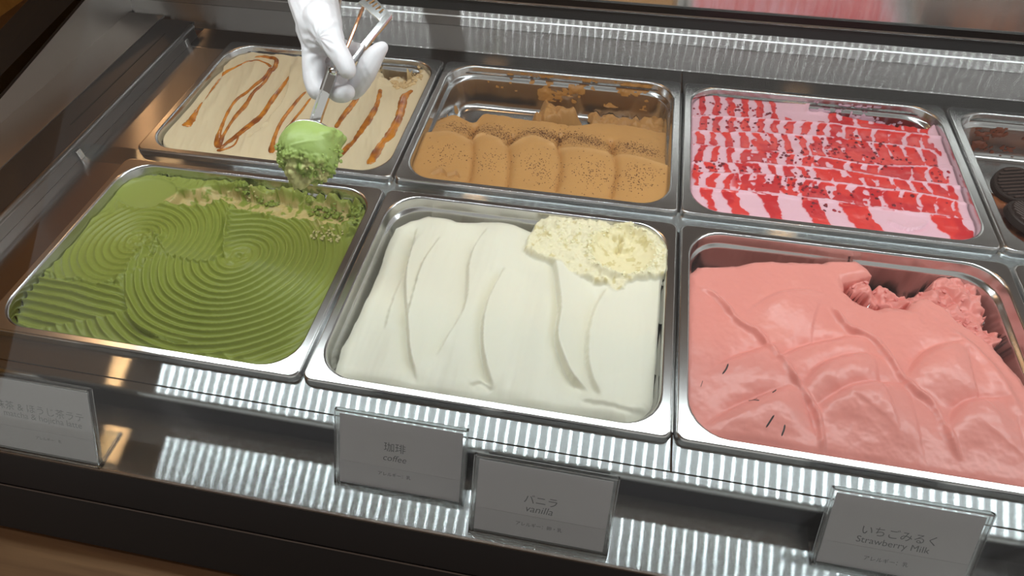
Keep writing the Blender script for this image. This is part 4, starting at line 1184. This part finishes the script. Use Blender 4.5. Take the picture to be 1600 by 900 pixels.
def rnd_prof(r, n=10): return lambda t: [(r*math.cos(2*math.pi*q/n), r*math.sin(2*math.pi*q/n)) for q in range(n)]
def flat_prof(w, h, ch=.25):
    return lambda t: [(-w, -h*(1-ch*2)), (-w*(1-ch), -h), (w*(1-ch), -h), (w, -h*(1-ch*2)), (w, h*(1-ch*2)), (w*(1-ch), h), (-w*(1-ch), h), (-w, h*(1-ch*2))]
# bowl: a half shell hugging the back of the ball
bm = bmesh.new(); prev = None; n = 32
ax = (up*.80-toward*.60).normalized(); e1 = right; e2 = ax.cross(e1).normalized()
for shell, rr_ in ((0, BR*1.03), (1, BR*1.0)):
    rng_ = range(0, 13) if shell == 0 else range(12, -1, -1)
    for k in rng_:
        a = math.radians(4+k*62/12)
        vs = [bm.verts.new((ax*math.cos(a)+(e1*math.cos(2*math.pi*q/n)+e2*math.sin(2*math.pi*q/n))*math.sin(a))*rr_) for q in range(n)]
        if prev:
            for q in range(n): bm.faces.new((prev[q], prev[(q+1) % n], vs[(q+1) % n], vs[q]))
        else: bm.faces.new(vs)
        prev = vs
bm.faces.new(prev[::-1])
bm_obj('bowl', bm, M['steel'], scoop, True)
# channel-shaped shaft
P1 = [Vector(p) for p in [(0.2990,0.2050,0.1176),(0.3044,0.2145,0.1321),(0.3125,0.2248,0.1495),(0.3195,0.2373,0.1662)]]
sweep('shaft', P1, lambda t: [(-.0052, -.0022), (.0052, -.0022), (.0052, .0026), (.0036, .0026), (.0030, .0006), (-.0030, .0006), (-.0036, .0026), (-.0052, .0026)], scoop, M['steel'])
sweep('pivot', [Vector(p) for p in [(0.3187,0.2334,0.1671),(0.3247,0.2336,0.1663)]], rnd_prof(.0042), scoop, M['steel'], True)
sweep('trigger_rod', [Vector(p) for p in [(0.3161,0.2431,0.1610),(0.3202,0.2552,0.1676),(0.3244,0.2666,0.1734),(0.3288,0.2847,0.1848),(0.3323,0.3009,0.1947)]], rnd_prof(.0017), scoop, M['copper'], True)
sweep('handle', [Vector(p) for p in [(0.3211,0.2356,0.1620),(0.3277,0.2397,0.1642),(0.3340,0.2456,0.1679),(0.3381,0.2539,0.1714),(0.3431,0.2644,0.1764)]], flat_prof(.0014, .0042), scoop, M['steel'])
sweep('handle', [Vector(p) for p in [(0.3408,0.2644,0.1742),(0.3489,0.2788,0.1819),(0.3602,0.2963,0.1916)]], flat_prof(.0032, .0030), scoop, M['steel'])
sweep('handle', [Vector(p) for p in [(0.3159,0.2440,0.1618),(0.3084,0.2770,0.1741),(0.3037,0.3075,0.1917),(0.3015,0.3319,0.2040),(0.3145,0.3331,0.2106),(0.3292,0.3120,0.2015)]], flat_prof(.0032, .0016), scoop, M['steel'])
# slotted rack bar across the top of the handle
q0, q1, q2, q3 = [rel(p) for p in [(0.3288,0.3021,0.1988),(0.3540,0.2894,0.1870),(0.3619,0.2971,0.1920),(0.3393,0.3099,0.2033)]]
def bil(a, b): return (q0*(1-a)+q1*a)*(1-b)+(q3*(1-a)+q2*a)*b
bm = bmesh.new()
us = [0, .07, .15, .22, .30, .37, .45, .52, .60, .67, .75, 1.0]; vs_ = [0, .42, .86, 1.0]
hole = lambda i, j: (j == 1 and i in (1, 3, 5, 7, 9))
fr_ = {}; bk_ = {}
for i, a in enumerate(us):
    for j, b in enumerate(vs_):
        fr_[i, j] = bm.verts.new(bil(a, b)+toward*.0014); bk_[i, j] = bm.verts.new(bil(a, b)-toward*.0014)
for i in range(len(us)-1):
    for j in range(3):
        if hole(i, j): continue
        bm.faces.new((fr_[i, j], fr_[i+1, j], fr_[i+1, j+1], fr_[i, j+1])); bm.faces.new((bk_[i, j], bk_[i, j+1], bk_[i+1, j+1], bk_[i+1, j]))
        for (a, b), (di, dj) in ((((i, j), (i+1, j)), (0, -1)), (((i, j+1), (i+1, j+1)), (0, 1)), (((i, j), (i, j+1)), (-1, 0)), (((i+1, j), (i+1, j+1)), (1, 0))):
            ni, nj = i+di, j+dj
            if ni < 0 or nj < 0 or ni >= len(us)-1 or nj >= 3 or hole(ni, nj):
                try: bm.faces.new((fr_[a], fr_[b], bk_[b], bk_[a]))
                except ValueError: pass
bm_obj('rack_bar', bm, M['steel'], scoop)

# gloved hand and forearm: one continuous skin
chains = [
 [(0.2124,0.4712,0.2453,0.0350),(0.2437,0.3948,0.2239,0.0299),(0.2718,0.3274,0.2039,0.0254),(0.2805,0.3041,0.1966,0.0243),(0.2959,0.2766,0.1888,0.0220),(0.3011,0.2651,0.1812,0.0189)],
 [(0.2887,0.2748,0.1833,0.0166),(0.2918,0.2643,0.1743,0.0129),(0.2929,0.2548,0.1665,0.0114),(0.2945,0.2455,0.1587,0.0111),(0.2971,0.2364,0.1522,0.0104),(0.3017,0.2282,0.1475,0.0095)],
 [(0.3036,0.2692,0.1970,0.0179),(0.3139,0.2540,0.1922,0.0142),(0.3229,0.2426,0.1880,0.0108),(0.3300,0.2356,0.1838,0.0096),(0.3356,0.2307,0.1789,0.0093),(0.3390,0.2267,0.1739,0.0085)],
 [(0.2904,0.2857,0.1711,0.0164),(0.2941,0.2721,0.1518,0.0115),(0.3013,0.2567,0.1407,0.0095),(0.3145,0.2390,0.1398,0.0087),(0.3264,0.2308,0.1443,0.0086),(0.3316,0.2306,0.1471,0.0076)],
 [(0.2902,0.2939,0.1700,0.0153),(0.2962,0.2837,0.1452,0.0110),(0.3099,0.2604,0.1320,0.0096),(0.3244,0.2543,0.1324,0.0092),(0.3361,0.2531,0.1452,0.0106),(0.3455,0.2532,0.1592,0.0104),(0.3516,0.2588,0.1679,0.0094),(0.3563,0.2630,0.1732,0.0079),(0.3604,0.2657,0.1759,0.0058)],
 [(0.2875,0.3023,0.1720,0.0154),(0.2970,0.2976,0.1563,0.0097),(0.3132,0.2899,0.1552,0.0087),(0.3274,0.2840,0.1585,0.0083),(0.3386,0.2756,0.1603,0.0075)],
]
bm = bmesh.new()
for ch in chains:
    prev = None
    dense = []
    A_ = np.array(ch); sp_ = spline(A_, 14)
    for k, (x, y, z, r) in enumerate(sp_):
        bmesh.ops.create_icosphere(bm, subdivisions=2, radius=r, matrix=Matrix.Translation((x, y, z)))
me = bpy.data.meshes.new('hand_raw'); bm.to_mesh(me); bm.free()
tmp = bpy.data.objects.new('hand_raw', me); COL.objects.link(tmp)
md = tmp.modifiers.new('r', 'REMESH'); md.mode = 'VOXEL'; md.voxel_size = .0011; md.adaptivity = 0
ms = tmp.modifiers.new('s', 'SMOOTH'); ms.factor = .5; ms.iterations = 7
dg = bpy.context.evaluated_depsgraph_get(); dg.update()
hm = bpy.data.meshes.new_from_object(tmp.evaluated_get(dg)); hm.name = 'gloved_hand'
bpy.data.objects.remove(tmp); bpy.data.meshes.remove(me)
nv = len(hm.vertices); co = np.zeros(nv*3, np.float32); hm.vertices.foreach_get('co', co); co = co.reshape(-1, 3).astype(float)
no = np.zeros(nv*3, np.float32); hm.vertices.foreach_get('normal', no); no = no.reshape(-1, 3)
# glove wrinkles radiating from the thumb web
web = np.array([(0.3098,0.2468,0.1845)][0]); e_r = np.array(right); e_u = np.array(up)
du = (co-web)@e_r; dv = (co-web)@e_u; rad_ = np.hypot(du, dv)
ang = np.arctan2(dv, du)
wr = np.sin(ang*13+rad_*140+fbm(du, dv, .02, 2, 401)*2)*np.exp(-((rad_-.012)/.013)**2)*.00055
wr += fbm(du*1.2+dv*.5, dv*.35, .008, 3, 402)*.00035
for kx, ky, kd in ((532,88,.570),(490,100,.590),(578,102,.59),(566,124,.595)):
    pass
co += no*wr[:, None]
hm.vertices.foreach_set('co', co.astype(np.float32).ravel()); hm.update()
for p in hm.polygons: p.use_smooth = True
hm.materials.clear(); hm.materials.append(M['glove'])
hand = link('person', hm)
tag(hand, 'person reaching in with a white gloved hand gripping the scoop', 'person')
